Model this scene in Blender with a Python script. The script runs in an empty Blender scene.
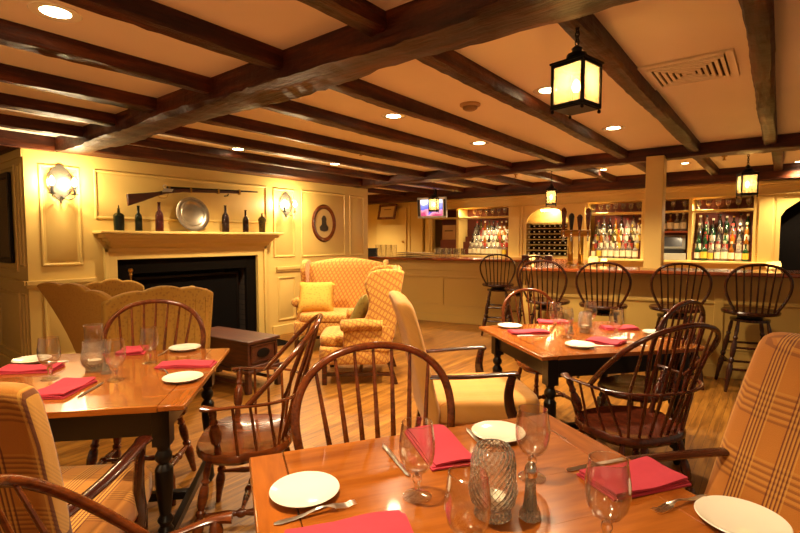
import bpy, bmesh, math, random
from mathutils import Vector as V, Matrix as M4
random.seed(7)
PI=math.pi; D=math.radians
C=bpy.context.scene.collection
# ------------------------------------------------------------------ materials
def lin(h):
    c=[int(h[i:i+2],16)/255 for i in (0,2,4)]
    return tuple((x/12.92 if x<=.04045 else ((x+.055)/1.055)**2.4) for x in c)+(1,)
class NT:
    def __init__(s,name):
        s.m=bpy.data.materials.new(name); s.m.use_nodes=True; s.t=s.m.node_tree
        s.p=s.t.nodes['Principled BSDF']; s.out=s.t.nodes['Material Output']
    def n(s,ty,**kw):
        x=s.t.nodes.new(ty)
        for k,v in kw.items(): setattr(x,k,v)
        return x
    def l(s,a,b): s.t.links.new(a,b)
    def obj(s,scale=(1,1,1)):
        tc=s.n('ShaderNodeTexCoord'); mp=s.n('ShaderNodeMapping'); mp.inputs['Scale'].default_value=scale
        s.l(tc.outputs['Object'],mp.inputs[0]); return mp.outputs[0]
    def math(s,op,a,b=None,c=None):
        x=s.n('ShaderNodeMath',operation=op)
        for i,v in enumerate((a,b,c)):
            if v is None: continue
            if isinstance(v,(int,float)): x.inputs[i].default_value=v
            else: s.l(v,x.inputs[i])
        return x.outputs[0]
    def mix(s,f,a,b,mode='MIX'):
        x=s.n('ShaderNodeMix',data_type='RGBA',blend_type=mode)
        if isinstance(f,(int,float)): x.inputs[0].default_value=f
        else: s.l(f,x.inputs[0])
        for i,v in ((6,a),(7,b)):
            if isinstance(v,tuple): x.inputs[i].default_value=v
            else: s.l(v,x.inputs[i])
        return x.outputs[2]
    def noise(s,vec,scale,detail=3,rough=.5):
        x=s.n('ShaderNodeTexNoise'); x.inputs['Scale'].default_value=scale; x.inputs['Detail'].default_value=detail; x.inputs['Roughness'].default_value=rough
        s.l(vec,x.inputs['Vector']); return x.outputs[0]
    def ramp(s,f,stops):
        x=s.n('ShaderNodeValToRGB'); e=x.color_ramp.elements
        e[0].position,e[0].color=stops[0]; e[1].position,e[1].color=stops[-1]
        for p,c in stops[1:-1]:
            k=e.new(p); k.color=c
        s.l(f,x.inputs[0]); return x.outputs[0]
    def bump(s,h,st=.3,dist=.01):
        x=s.n('ShaderNodeBump'); x.inputs['Strength'].default_value=st; x.inputs['Distance'].default_value=dist
        s.l(h,x.inputs['Height']); s.l(x.outputs[0],s.p.inputs['Normal'])
    def set(s,**kw):
        for k,v in kw.items():
            k=k.replace('_',' ')
            if isinstance(v,(int,float,tuple)): s.p.inputs[k].default_value=v
            else: s.l(v,s.p.inputs[k])
        return s.m
def wood(name,c1,c2,rough=.3,axis=0,sc=14,coat=0.,bump=.15,c3=None):
    t=NT(name); k=[1,1,1]; k[axis]=.12
    v=t.obj(tuple(k)); n=t.noise(v,sc,6,.6); n2=t.noise(v,sc*4,3)
    f=t.math('ADD',t.math('MULTIPLY',n,.7),t.math('MULTIPLY',n2,.3))
    col=t.ramp(f,[(.32,lin(c1)),(.68,lin(c2))])
    t.bump(f,bump,.004)
    return t.set(Base_Color=col,Roughness=rough,Coat_Weight=coat,Coat_Roughness=.06)
def plain(name,c,rough=.5,metal=0.,var=.12,sc=6,**kw):
    t=NT(name); v=t.obj(); n=t.noise(v,sc,4)
    a=lin(c); b=tuple(x*(1-var) for x in a[:3])+(1,)
    return t.set(Base_Color=t.mix(n,a,b),Roughness=rough,Metallic=metal,**kw)
def glassm(name,c=(1,1,1,1),rough=0.,ior=1.45,pat=0):
    t=NT(name)
    if pat:
        v=t.obj(); w=t.n('ShaderNodeTexVoronoi'); w.inputs['Scale'].default_value=pat; t.l(v,w.inputs['Vector']); t.bump(w.outputs[0],1.,.006)
    return t.set(Base_Color=c,Roughness=rough,Transmission_Weight=1.,IOR=ior)
def cutm():
    t=NT('cut_glass'); tc=t.n('ShaderNodeTexCoord'); s=t.n('ShaderNodeSeparateXYZ'); t.l(tc.outputs['Object'],s.inputs[0])
    an=t.math('ARCTAN2',s.outputs[1],s.outputs[0]); u=t.math('MULTIPLY',an,22/(2*PI)); v=t.math('MULTIPLY',s.outputs[2],60.)
    a=t.math('ABSOLUTE',t.math('SUBTRACT',t.math('FRACT',t.math('ADD',t.math('ADD',u,v),50.)),.5)); b=t.math('ABSOLUTE',t.math('SUBTRACT',t.math('FRACT',t.math('ADD',t.math('SUBTRACT',u,v),50.)),.5))
    t.bump(t.math('ADD',a,b),.8,.006)
    return t.set(Base_Color=(1,.97,.88,1),Roughness=.03,Transmission_Weight=.9,IOR=1.45,Specular_IOR_Level=.8)
def thin(name):
    t=NT(name); tr=t.n('ShaderNodeBsdfTransparent'); tr.inputs[0].default_value=(.97,.96,.94,1); gl=t.n('ShaderNodeBsdfGlossy'); gl.inputs['Roughness'].default_value=.09
    lw=t.n('ShaderNodeLayerWeight'); lw.inputs[0].default_value=.5; fr=t.math('ADD',t.math('MULTIPLY',t.math('POWER',lw.outputs['Facing'],2.4),.9),.09); mx=t.n('ShaderNodeMixShader'); t.l(fr,mx.inputs[0]); t.l(tr.outputs[0],mx.inputs[1]); t.l(gl.outputs[0],mx.inputs[2]); t.l(mx.outputs[0],t.out.inputs[0]); return t.m
def frosted(name,k,col):
    t=NT(name); tr=t.n('ShaderNodeBsdfTransparent'); tr.inputs[0].default_value=col; tl=t.n('ShaderNodeBsdfTranslucent'); tl.inputs[0].default_value=col
    mx=t.n('ShaderNodeMixShader'); mx.inputs[0].default_value=k; t.l(tr.outputs[0],mx.inputs[1]); t.l(tl.outputs[0],mx.inputs[2]); t.l(mx.outputs[0],t.out.inputs[0]); return t.m
def emit(name,c,st):
    t=NT(name); return t.set(Base_Color=lin(c),Emission_Color=lin(c),Emission_Strength=st)
def plaid(name,base,base2,dark,light,P=.12):
    t=NT(name); tc=t.n('ShaderNodeTexCoord'); s=t.n('ShaderNodeSeparateXYZ'); t.l(tc.outputs['Object'],s.inputs[0])
    y=s.outputs[1]; w=t.math('ADD',t.math('MULTIPLY',s.outputs[0],.93),s.outputs[2])
    def bands(c,P,off=0.):
        f=t.math('FRACT',t.math('ADD',t.math('DIVIDE',c,P),off+20))
        g=t.math('LESS_THAN',f,.46)
        k=t.math('FRACT',t.math('DIVIDE',f,.0925))
        return t.math('MULTIPLY',g,t.math('LESS_THAN',k,.4)),t.math('MULTIPLY',g,t.math('GREATER_THAN',k,.58))
    a,ga=bands(y,P); b,gb=bands(w,P,.3); 
    v=t.obj(); n=t.noise(v,9,3)
    col=t.mix(n,lin(base),lin(base2))
    col=t.mix(t.math('MULTIPLY',gb,.35),col,lin(light))
    col=t.mix(t.math('MULTIPLY',b,.45),col,lin(dark))
    col=t.mix(t.math('MULTIPLY',ga,.6),col,lin(light))
    col=t.mix(t.math('MULTIPLY',a,.8),col,lin(dark))
    fine=t.noise(v,260,2); t.bump(fine,.4,.002)
    return t.set(Base_Color=col,Roughness=.85,Sheen_Weight=.15)
def lattice(name,base,base2,line,P=.062):
    t=NT(name); tc=t.n('ShaderNodeTexCoord'); s=t.n('ShaderNodeSeparateXYZ'); t.l(tc.outputs['Object'],s.inputs[0])
    u=t.math('ADD',s.outputs[0],s.outputs[1]); v=t.math('ADD',t.math('MULTIPLY',s.outputs[2],.8),t.math('MULTIPLY',s.outputs[0],.5))
    def ln(c):
        f=t.math('FRACT',t.math('ADD',t.math('DIVIDE',c,P),30.))
        d=t.math('ABSOLUTE',t.math('SUBTRACT',f,.5)); return t.math('LESS_THAN',d,.13),t.math('LESS_THAN',d,.04)
    a,a2=ln(t.math('ADD',u,v)); b,b2=ln(t.math('SUBTRACT',u,v))
    o=t.obj(); n=t.noise(o,30,3)
    col=t.mix(n,lin(base),lin(base2)); col=t.mix(t.math('MULTIPLY',t.math('MAXIMUM',a,b),.95),col,lin(line))
    col=t.mix(t.math('MULTIPLY',t.math('MAXIMUM',a2,b2),.5),col,lin(base))
    t.bump(t.noise(o,220,2),.3,.002)
    return t.set(Base_Color=col,Roughness=.8,Sheen_Weight=.15)
def prints(name,a,b,c,P=24.):
    t=NT(name); o=t.obj(); w=t.n('ShaderNodeTexVoronoi'); w.inputs['Scale'].default_value=P; t.l(o,w.inputs['Vector'])
    f=t.math('LESS_THAN',w.outputs[0],.33); n=t.noise(o,40,3)
    col=t.mix(n,lin(a),lin(b)); col=t.mix(t.math('MULTIPLY',f,.4),col,lin(c)); t.bump(t.noise(o,240,2),.3,.002)
    return t.set(Base_Color=col,Roughness=.85)
def floor_mat():
    t=NT('floor_planks'); tc=t.n('ShaderNodeTexCoord'); s=t.n('ShaderNodeSeparateXYZ'); t.l(tc.outputs['Object'],s.inputs[0])
    br=t.n('ShaderNodeTexBrick'); br.inputs['Scale'].default_value=1; br.inputs['Brick Width'].default_value=1.3; br.inputs['Row Height'].default_value=.06
    br.inputs['Mortar Size'].default_value=.0012; br.inputs['Color1'].default_value=(0,0,0,1); br.inputs['Color2'].default_value=(1,1,1,1); br.inputs['Mortar'].default_value=(.5,.5,.5,1); br.inputs['Bias'].default_value=0
    br.offset=.37; t.l(tc.outputs['Object'],br.inputs['Vector'])
    mp=t.n('ShaderNodeMapping'); mp.inputs['Scale'].default_value=(.09,1,1); t.l(tc.outputs['Object'],mp.inputs[0])
    add=t.n('ShaderNodeVectorMath',operation='ADD'); t.l(mp.outputs[0],add.inputs[0]); t.l(br.outputs['Color'],add.inputs[1])
    n=t.noise(add.outputs[0],28,6,.65)
    col=t.ramp(n,[(.3,lin('5e3510')),(.5,lin('8f5c1e')),(.72,lin('b07a2c'))])
    tone=t.ramp(br.outputs['Color'],[(0,(.72,.7,.68,1)),(1,(1.05,1.05,1.05,1))])
    col=t.mix(1.,col,tone,'MULTIPLY'); col=t.mix(br.outputs['Fac'],col,lin('4a2a0c'))
    t.bump(t.math('SUBTRACT',t.math('MULTIPLY',n,.2),br.outputs['Fac']),.4,.003)
    return t.set(Base_Color=col,Roughness=t.math('ADD',t.math('MULTIPLY',n,.2),.28))
def brickm():
    t=NT('fireback_brick'); o=t.obj(); br=t.n('ShaderNodeTexBrick'); br.inputs['Scale'].default_value=1; br.inputs['Brick Width'].default_value=.2; br.inputs['Row Height'].default_value=.07; br.inputs['Mortar Size'].default_value=.006
    mp=t.n('ShaderNodeMapping'); mp.inputs['Rotation'].default_value=(D(90),0,0); t.l(o,mp.inputs[0]); t.l(mp.outputs[0],br.inputs['Vector'])
    br.inputs['Color1'].default_value=lin('2a211a'); br.inputs['Color2'].default_value=lin('3a2c22'); br.inputs['Mortar'].default_value=lin('1a1512')
    t.bump(br.outputs['Fac'],-.4,.01); return t.set(Base_Color=br.outputs['Color'],Roughness=.9)
def beam_mat(axis):
    t=NT('hewn_beam_%s'%'xy'[axis]); k=[1,1,1]; k[axis]=.1
    v=t.obj(tuple(k)); n=t.noise(v,16,7,.65); o=t.obj(); n2=t.noise(o,5,4)
    col=t.ramp(n,[(.3,lin('1d0a04')),(.5,lin('421b0a')),(.75,lin('74380f'))]); 
    h=t.math('ADD',t.math('MULTIPLY',n,.6),t.math('MULTIPLY',n2,.8)); t.bump(h,.9,.025)
    return t.set(Base_Color=col,Roughness=.45,Specular_IOR_Level=.28)
FLOOR=floor_mat(); BRICK=brickm(); BX=beam_mat(0); BY=beam_mat(1)
CEIL=plain('ceiling_plaster','f8e8cc',.55,var=.1,sc=2.); WALL=plain('cream_yellow_paint','dbb968',.45,var=.06,sc=3)
WALL2=plain('bar_olive_cream_paint','b8944a',.5,var=.08,sc=3)
OAK=wood('table_maple','80400f','ac6220',.22,0,10,coat=.6,bump=.03)
OAKY=wood('table_breadboard','7a3b0e','a85c1c',.22,1,10,coat=.6,bump=.03)
BLACKP=plain('black_painted_wood','120d0a',.3,Specular_IOR_Level=.35)
CHERRY=wood('windsor_cherry','3f1a08','7c3a12',.2,0,18,coat=.3,bump=.05)
CHERRYD=wood('dark_windsor_cherry','2e1006','5c2410',.22,0,18,coat=.3,bump=.05)
STOOLW=wood('stool_dark_walnut','200b06','421a0c',.25,2,16,coat=.2,bump=.05)
MAHOG=wood('mahogany_arm','210a05','4a1a0c',.2,0,14,coat=.35,bump=.04)
CHESTW=wood('chest_walnut','240e06','5a2a12',.42,0,12,coat=.05)
BARTOP=wood('bar_top_wood','6e2f10','9a4a1a',.22,1,10,coat=.4,bump=.04)
SHELFRED=plain('bay_red_brown','6b2a14',.6); SLATE=plain('hearth_slate','100a05',.95,var=.4,Specular_IOR_Level=.08); MATT_BLACK=plain('matt_black','0c0806',.95,Specular_IOR_Level=.08)
IRON=plain('black_iron','1a1512',.45,.7); BRASS=plain('old_brass','b58a3c',.28,1.); PEWTER=plain('pewter','a79c86',.26,.9,var=.2); STEEL=plain('polished_steel','e0dcd2',.28,1.,var=.02); CHROME=plain('chrome_cap','d8d5cf',.12,1.,var=.02)
CHINA=plain('white_china','f3ead6',.15,var=.02,Coat_Weight=.4)
NAPK=plain('red_linen','bc3446',.9,var=.15,sc=60); NAPK2=plain('red_linen_light','b21c32',.9,var=.15,sc=60)
GLASS=glassm('clear_glass',rough=.0,ior=1.5); THIN=thin('thin_glass'); CUT=cutm(); 
PLAID=plaid('orange_plaid','b06a1c','c07a26','5a1d0a','d09a45'); PLAIDL=plaid('gold_stripe','d69a4a','c98b3a','b8742c','e0ac60',.09)
PLAIDY=plaid('amber_plaid','c07c24','b06c20','5a2008','d8a040',.12)
LATT=lattice('yellow_red_lattice','d8a244','c8923a','a2561e',.058); PRINT=prints('gold_print','b0842c','9c7024','74481a',34.); GOLD=prints('gold_plain','b78530','a87626','9c6c22',60.)
PILLOW=prints('yellow_medallion','d2a03a','c8922e','a8641c',30.); PILLG=prints('olive_medallion','8f7a32','7c6826','5c4216',26.)
LGLOW=emit('downlight_glow','ffe3ad',26.); BULB=emit('bulb_glow','ffd690',45.); CANDLE=emit('candle_flame','ffc870',18.)
FROST=frosted('seeded_lantern_glass',.22,(1,.86,.6,1))
# ------------------------------------------------------------------ mesh builder
class MB:
    def __init__(s): s.v=[]; s.f=[]; s.mi=[]; s.m=0
    def add(s,vs,fs,T=None):
        b=len(s.v); s.v+=[tuple(T@V(p)) if T else tuple(p) for p in vs]
        s.f+=[tuple(i+b for i in f) for f in fs]; s.mi+=[s.m]*len(fs); return s
    def box(s,x0,x1,y0,y1,z0,z1,T=None):
        return s.add([(x,y,z) for x in (x0,x1) for y in (y0,y1) for z in (z0,z1)],[(0,1,3,2),(4,6,7,5),(0,4,5,1),(2,3,7,6),(0,2,6,4),(1,5,7,3)],T)
    def tube(s,pts,r,n=10,e=1.,cap=True,T=None,up=(0,0,1)):
        pts=[V(p) for p in pts]; k=len(pts); r=[r]*k if isinstance(r,(int,float)) else r
        vs=[];fs=[]; N=None
        for i,p in enumerate(pts):
            t=(pts[min(i+1,k-1)]-pts[max(i-1,0)]).normalized()
            if N is None:
                N=V(up)-t*V(up).dot(t)
                if N.length<.05: N=V((1,0,0))-t*t.x
            else: N=N-t*N.dot(t)
            N.normalize(); B=t.cross(N)
            for j in range(n):
                a=2*PI*j/n; vs.append(p+N*math.cos(a)*r[i]*e+B*math.sin(a)*r[i])
        for i in range(k-1):
            for j in range(n):
                a=i*n+j;b=i*n+(j+1)%n; fs.append((a,b,b+n,a+n))
        if cap: fs+=[tuple(range(n-1,-1,-1)),tuple(range((k-1)*n,k*n))]
        return s.add(vs,fs,T)
    def lathe(s,prof,n=24,c=(0,0,0),T=None,closed=False):
        vs=[];fs=[];k=len(prof)
        for r,z in prof:
            for j in range(n):
                a=2*PI*j/n; vs.append((c[0]+r*math.cos(a),c[1]+r*math.sin(a),c[2]+z))
        for i in range(k-1 if not closed else k):
            for j in range(n):
                a=i*n+j;b=i*n+(j+1)%n; q=((i+1)%k)*n; fs.append((a,b,q+(j+1)%n,q+j))
        if not closed:
            if prof[0][0]>1e-5: fs.append(tuple(range(n-1,-1,-1)))
            if prof[-1][0]>1e-5: fs.append(tuple(range((k-1)*n,k*n)))
        return s.add(vs,fs,T)
    def prism(s,poly,h,T=None):
        n=len(poly); return s.add([(x,y,0) for x,y in poly]+[(x,y,h) for x,y in poly],[tuple(range(n-1,-1,-1)),tuple(range(n,2*n))]+[(i,(i+1)%n,n+(i+1)%n,n+i) for i in range(n)],T)
    def slab(s,fn,nu,nv,th,T=None):      # fn(u,v)->point ; thickened along -z of given vector th
        vs=[];fs=[]
        for k in (0,1):
            for i in range(nu+1):
                for j in range(nv+1):
                    p=V(fn(i/nu,j/nv)); vs.append(p-V(th)*k)
        W=nv+1; o=(nu+1)*W
        for i in range(nu):
            for j in range(nv):
                a=i*W+j; fs+=[(a,a+W,a+W+1,a+1),(o+a,o+a+1,o+a+W+1,o+a+W)]
        for i in range(nu):
            for j in (0,nv):
                a=i*W+j; fs.append((a,a+W,o+a+W,o+a))
        for j in range(nv):
            for i in (0,nu):
                a=i*W+j; fs.append((a,a+1,o+a+1,o+a))
        return s.add(vs,fs,T)
    def build(s,name,mats,parent=None,bev=0,seg=2,sub=0,loc=None,rotz=0,ang=38):
        me=bpy.data.meshes.new(name); me.from_pydata(s.v,[],s.f)
        for m in (mats if isinstance(mats,(list,tuple)) else [mats]): me.materials.append(m)
        me.polygons.foreach_set('material_index',s.mi)
        bm=bmesh.new(); bm.from_mesh(me); bmesh.ops.remove_doubles(bm,verts=bm.verts,dist=1e-5); bmesh.ops.recalc_face_normals(bm,faces=bm.faces); bm.to_mesh(me); bm.free()
        me.shade_smooth(); me.set_sharp_from_angle(angle=D(ang))
        o=bpy.data.objects.new(name,me); C.objects.link(o)
        if parent: o.parent=parent
        if loc: o.location=loc
        o.rotation_euler.z=rotz
        if bev:
            b=o.modifiers.new('b','BEVEL'); b.width=bev; b.segments=seg; b.limit_method='ANGLE'; b.angle_limit=D(35)
            if seg>2: b.harden_normals=False
        if sub:
            q=o.modifiers.new('s','SUBSURF'); q.levels=sub; q.render_levels=sub
        return o
def tag(o,label=None,cat=None,group=None,kind=None):
    for k,v in (('label',label),('category',cat),('group',group),('kind',kind)):
        if v: o[k]=v
    return o
def thing(name,label,cat,loc=(0,0,0),rz=0,group=None):
    o=bpy.data.objects.new(name,None); C.objects.link(o); o.empty_display_size=.1; o.location=loc; o.rotation_euler.z=rz
    return tag(o,label,cat,group)
KIDS={}
def kids(o): return [c for c in bpy.data.objects if c.parent==o]
def dup(o,loc,rz,label=None,group=None,sc=None,parent=None):
    r=o.copy(); C.objects.link(r)
    if parent is None: r.location=loc; r.rotation_euler.z=rz
    else: r.parent=parent
    if sc: r.scale=(sc,sc,sc)
    if label: r['label']=label
    if group: r['group']=group
    for c in kids(o): dup(c,None,None,parent=r)
    return r
def struct(o): o['kind']='structure'; return o
def cr(pts,n=6):
    pts=[V(p) for p in pts]; P=[pts[0]]+pts+[pts[-1]]; out=[]
    for i in range(1,len(P)-2):
        for k in range(n):
            t=k/n; a,b,c,d=P[i-1],P[i],P[i+1],P[i+2]
            out.append(.5*((2*b)+(c-a)*t+(2*a-5*b+4*c-d)*t*t+(3*b-a-3*c+d)*t**3))
    out.append(pts[-1]); return out
# turned-leg radius profile along t
def turned(m,p0,p1,prof,n=12,T=None):
    p0=V(p0);p1=V(p1); m.tube([p0.lerp(p1,t) for t,_ in prof],[r for _,r in prof],n,T=T)
LEGP=[(0,.012),(.06,.015),(.14,.017),(.24,.022),(.32,.0245),(.38,.019),(.4,.013),(.43,.021),(.46,.021),(.48,.013),(.51,.018),(.6,.0225),(.7,.019),(.73,.013),(.76,.02),(.79,.013),(.85,.017),(.93,.014),(1,.011)]
STRP=[(0,.008),(.15,.01),(.35,.016),(.44,.012),(.47,.019),(.5,.021),(.53,.019),(.56,.012),(.65,.016),(.85,.01),(1,.008)]
ARMP=[(0,.013),(.1,.016),(.25,.012),(.32,.022),(.5,.026),(.62,.018),(.68,.012),(.72,.019),(.78,.012),(.9,.018),(1,.013)]
TLEG=[(0,.016),(.03,.026),(.07,.03),(.1,.02),(.13,.028),(.16,.022),(.3,.034),(.5,.041),(.62,.044),(.68,.026),(.72,.038),(.75,.038),(.79,.026),(.83,.036),(.88,.036),(.89,.036)]
# ------------------------------------------------------------------ ROOM
YF=5.64; ZW=2.25; ZC=2.37
struct(MB().box(-4,9.2,-4.5,9,-.06,0).build('floor',FLOOR))
struct(MB().box(-4,9.2,-4.5,9,ZC,ZC+.08).build('ceiling',CEIL))
def rp(m,w,u0,u1,z0,z1,fr=.03,dep=.014):
    """raised panel: w(u,z,d)->world, d outwards; moulding frame and bevelled field"""
    def bx(a,b,c,d,h,ins=0):
        q=[w(a,c,0),w(b,c,0),w(b,d,0),w(a,d,0),w(a+ins,c+ins,h),w(b-ins,c+ins,h),w(b-ins,d-ins,h),w(a+ins,d-ins,h)]
        m.add(q,[(0,1,2,3),(4,5,6,7),(0,1,5,4),(1,2,6,5),(2,3,7,6),(3,0,4,7)])
    bx(u0,u1,z0,z0+fr,dep,.008); bx(u0,u1,z1-fr,z1,dep,.008); bx(u0,u0+fr,z0+fr*.5,z1-fr*.5,dep,.008); bx(u1-fr,u1,z0+fr*.5,z1-fr*.5,dep,.008)
    g=fr+.02
    if u1-u0>.3: bx(u0+g,u1-g,z0+g,z1-g,.01,.03)
# fireplace wall with the firebox hole
m=MB(); T0=.4
m.box(1.39,2.17,YF,YF+T0,0,ZW); m.box(3.95,6.24,YF,YF+T0,0,ZW); m.box(2.17,3.95,YF,YF+T0,1.165,ZW)
wf=lambda u,z,d:(u,YF-d,z)
rp(m,wf,1.5,1.86,1.12,2.12); rp(m,wf,1.5,1.86,.2,.9)
rp(m,wf,1.98,4.14,1.6,2.12); rp(m,wf,4.24,4.63,1.12,2.11); rp(m,wf,4.75,5.68,1.11,2.12); rp(m,wf,5.78,6.13,1.1,2.11)
rp(m,wf,4.3,4.63,.2,.84); rp(m,wf,4.75,5.68,.2,.84); rp(m,wf,5.78,6.13,.2,.84)
for a,b in ((1.37,1.97),(4.28,6.24)): m.box(a,b,YF-.035,YF,.945,.985); m.box(a,b,YF-.02,YF,.915,.945)
struct(m.build('wall_fireplace',WALL,bev=.002))
struct(MB().box(1.37,1.97,YF-.03,YF,0,.14).box(4.2,6.24,YF-.03,YF,0,.14).build('baseboard_fireplace',WALL,bev=.006))
# left return wall running away
m=MB(); m.box(1.39,1.5,YF+T0,8.9,0,ZW); wl=lambda u,z,d:(1.39-d,u,z)
rp(m,wl,5.70,5.84,1.12,2.12); rp(m,wl,5.92,6.72,1.06,2.12); rp(m,wl,5.70,5.84,.2,.86); rp(m,wl,5.92,6.72,.2,.86); rp(m,wl,6.8,7.7,.2,.86); rp(m,wl,6.8,7.7,1.06,2.1)
m.box(1.355,1.39,YF,8.9,.945,.985); m.box(1.37,1.39,YF,8.9,.915,.945); m.box(1.375,1.39,YF,8.9,2.17,2.25)
struct(m.build('wall_left',WALL,bev=.002))
struct(MB().box(1.36,1.39,YF-.03,8.9,0,.14).build('baseboard_left',WALL,bev=.006))
struct(MB().box(-4,1.5,8.9,9,0,ZC).build('wall_far_left',WALL))
# alcove wall behind the bar's left end, and the wall behind the back bar
m=MB(); m.box(6.12,6.24,YF+T0,7.9,0,ZC); struct(m.build('wall_alcove_left',WALL))
struct(MB().box(6.24,9.2,7.9,8.0,0,ZC).build('wall_alcove_back',WALL))
m=MB(); m.box(8.9,9.1,-4.5,7.9,0,ZC); struct(m.build('wall_back',WALL2))
# cream alcove partition with door
m=MB(); m.box(8.3,8.4,5.95,7.9,0,ZC); wb=lambda u,z,d:(8.3-d,u,z); m.box(8.28,8.3,6.27,6.33,0,2.12)
struct(m.build('wall_alcove_right',WALL))
dr=struct(MB().box(8.262,8.298,6.36,7.2,0.01,2.05).build('door_1',WALL,bev=.004))
MB().lathe([(.0,-.03),(.018,-.028),(.024,-.01),(.012,0),(.02,.012)],12,T=M4.Translation((8.25,6.43,1.32))@M4.Rotation(D(90),4,'Y')).build('door_handle',BRASS,dr)
# fireplace: surround as the thing, hearth box
fp=thing('fireplace_surround','cream painted fireplace mantel surround with deep moulded shelf','mantelpiece',(3.06,YF,0))
L=(-3.06,-YF)
def W(mb,name,mat,par,**k):   # build with world coords under an offset empty
    mb.v=[(x-par.location.x,y-par.location.y,z-par.location.z) for x,y,z in mb.v]; return mb.build(name,mat,par,**k)
m=MB(); m.box(1.95,4.24,YF-.24,YF,1.445,1.475); W(m,'mantel_shelf',WALL,fp,bev=.006)
m=MB()
for z0,z1,p,e in ((1.40,1.445,.20,.05),(1.365,1.40,.16,.09),(1.335,1.365,.115,.125)): m.box(1.95+e,4.24-e,YF-p,YF,z0,z1)
# sloping cove
m.add([(2.08,YF-.10,1.335),(4.11,YF-.10,1.335),(4.05,YF-.03,1.25),(2.14,YF-.03,1.25),(2.08,YF,1.335),(4.11,YF,1.335),(4.05,YF,1.25),(2.14,YF,1.25)],[(0,1,2,3),(4,5,6,7),(0,1,5,4),(2,3,7,6),(0,3,7,4),(1,2,6,5)])
W(m,'frieze_moulding',WALL,fp,bev=.004)
m=MB()
for a,b,z0,z1 in ((2.055,2.17,0,1.265),(3.95,4.065,0,1.265),(2.17,3.95,1.165,1.265)): m.box(a,b,YF-.04,YF,z0,z1)
for a,b,z0,z1 in ((2.04,2.08,0,1.29),(4.04,4.08,0,1.29),(2.04,4.08,1.25,1.29)): m.box(a,b,YF-.065,YF-.03,z0,z1)
W(m,'architrave',WALL,fp,bev=.005)
m=MB(); m.box(2.17,2.32,YF+.01,YF+.06,0,1.165); m.box(3.80,3.95,YF+.01,YF+.06,0,1.165); m.box(2.32,3.80,YF+.01,YF+.06,1.0,1.165)
W(m,'slate_slip',SLATE,fp,bev=.003)
m=MB(); m.box(2.3,3.82,YF+.55,YF+.6,0,1.165); m.box(2.27,2.32,YF+.06,YF+.6,0,1.165); m.box(3.8,3.85,YF+.06,YF+.6,0,1.165); m.box(2.27,3.85,YF+.06,YF+.6,1.1,1.165)
W(m,'firebox',BRICK,fp)
struct(MB().box(2.0,4.1,5.05,5.62,0,.012).build('trim_1',SLATE,bev=.003))
fs=thing('fire_screen','flat black iron fire screen standing inside the dark hearth','fire screen',(3.06,YF+.12,0))
MB().box(-.66,.66,-.008,.008,.06,.93).build('screen_mesh',MATT_BLACK,fs); m=MB()
for a in ((-.68,-.65,.04,.95),(.65,.68,.04,.95)): m.box(a[0],a[1],-.014,.014,a[2],a[3])
m.box(-.68,.68,-.014,.014,.92,.95).box(-.68,.68,-.014,.014,.04,.07); m.build('screen_frame',IRON,fs,bev=.003)
m=MB()
for x in (-.6,.6): m.box(x-.02,x+.02,-.07,.07,0,.045)
m.build('foot',IRON,fs,bev=.004)
ft=thing('fireplace_tools','brass-knobbed iron fireplace tool stand at the hearth\'s left side','fireplace tools',(2.26,5.5,.012))
MB().lathe([(.09,0),(.09,.012),(.02,.03),(.008,.05),(.008,.98),(.018,.99),(.012,1.005),(.026,1.03),(.02,1.055),(0,1.062)],16).build('stand',BRASS,ft)
for y,z in ((-.06,.9),(.06,.9)):
    MB().tube([(0,0,z-.02),(0,y,z),(0,y,z-.05),(0,y,.12)],[.005]*4,8).tube([(0,y,z),(0,y,z+.03)],[.01,.012],8).build('poker',IRON,ft)
# ------------------------------------------------------------------ beams
tr=[1]
def beam(x0,x1,y0,y1,z0,z1,axis,wob=.012,seg=14,rot=0,amp=1.):
    tr[0]+=1; rr=random.Random(tr[0]*3+1); m=MB(); vs=[];fs=[]; L0,L1=(x0,x1) if axis==0 else (y0,y1); n=seg
    ph=[rr.random()*6 for _ in range(8)]
    c0,c1=(y0,y1) if axis==0 else (x0,x1)
    ring=[(c0,z1),(c0,z0+.012),(c0+.012,z0),((c0+c1)/2,z0),(c1-.012,z0),(c1,z0+.012),(c1,z1)]
    for i in range(n+1):
        t=L0+(L1-L0)*i/n
        for k,(c,z) in enumerate(ring):
            w=wob*amp*(math.sin(t*2.1+ph[k])+.6*math.sin(t*5.3+ph[(k+3)%8])+.5*rr.uniform(-1,1)) if 0<k<6 else 0
            wz=wob*.6*(math.sin(t*3.3+ph[(k//2+2)%8])+.6*rr.uniform(-1,1)) if 0<k<6 else 0
            cc=c+(w if k>3 else -w if k<3 else 0)*.6
            vs.append((t,cc,z+wz) if axis==0 else (cc,t,z+wz))
    r=len(ring)
    for i in range(n):
        for k in range(r): a=i*r+k;b=i*r+(k+1)%r; fs.append((a,b,b+r,a+r))
    fs+=[tuple(range(r)),tuple(range(n*r,n*r+r))]
    m.add(vs,fs); o=m.build('trim_%d'%tr[0],BX if axis==0 else BY); o.rotation_euler.z=rot; return struct(o)
beam(1.62,1.88,-4.4,5.52,2.23,ZC+.01,1,.016,170)
for y in (.105,.72,1.41,2.10,2.79,3.48,4.17,4.86,-.6,-1.3,-2.0): beam(1.86,5.82,y-.05,y+.05,2.285,ZC+.01,0,.007,70)
for y in (1.0,1.41,2.10,2.79,3.48,4.17,4.86,.3,-.5,-1.3,-2.0): 
    if y!=1.0: beam(-3.9,1.64,y-.05,y+.05,2.285,ZC+.01,0,.008,100)
for y in (-.62,.05,.75,1.42,2.10,2.79,3.48,4.17,4.86,5.55,6.3): beam(6.02,8.3,y-.05,y+.05,2.285,ZC+.01,0,.006,16)
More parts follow.
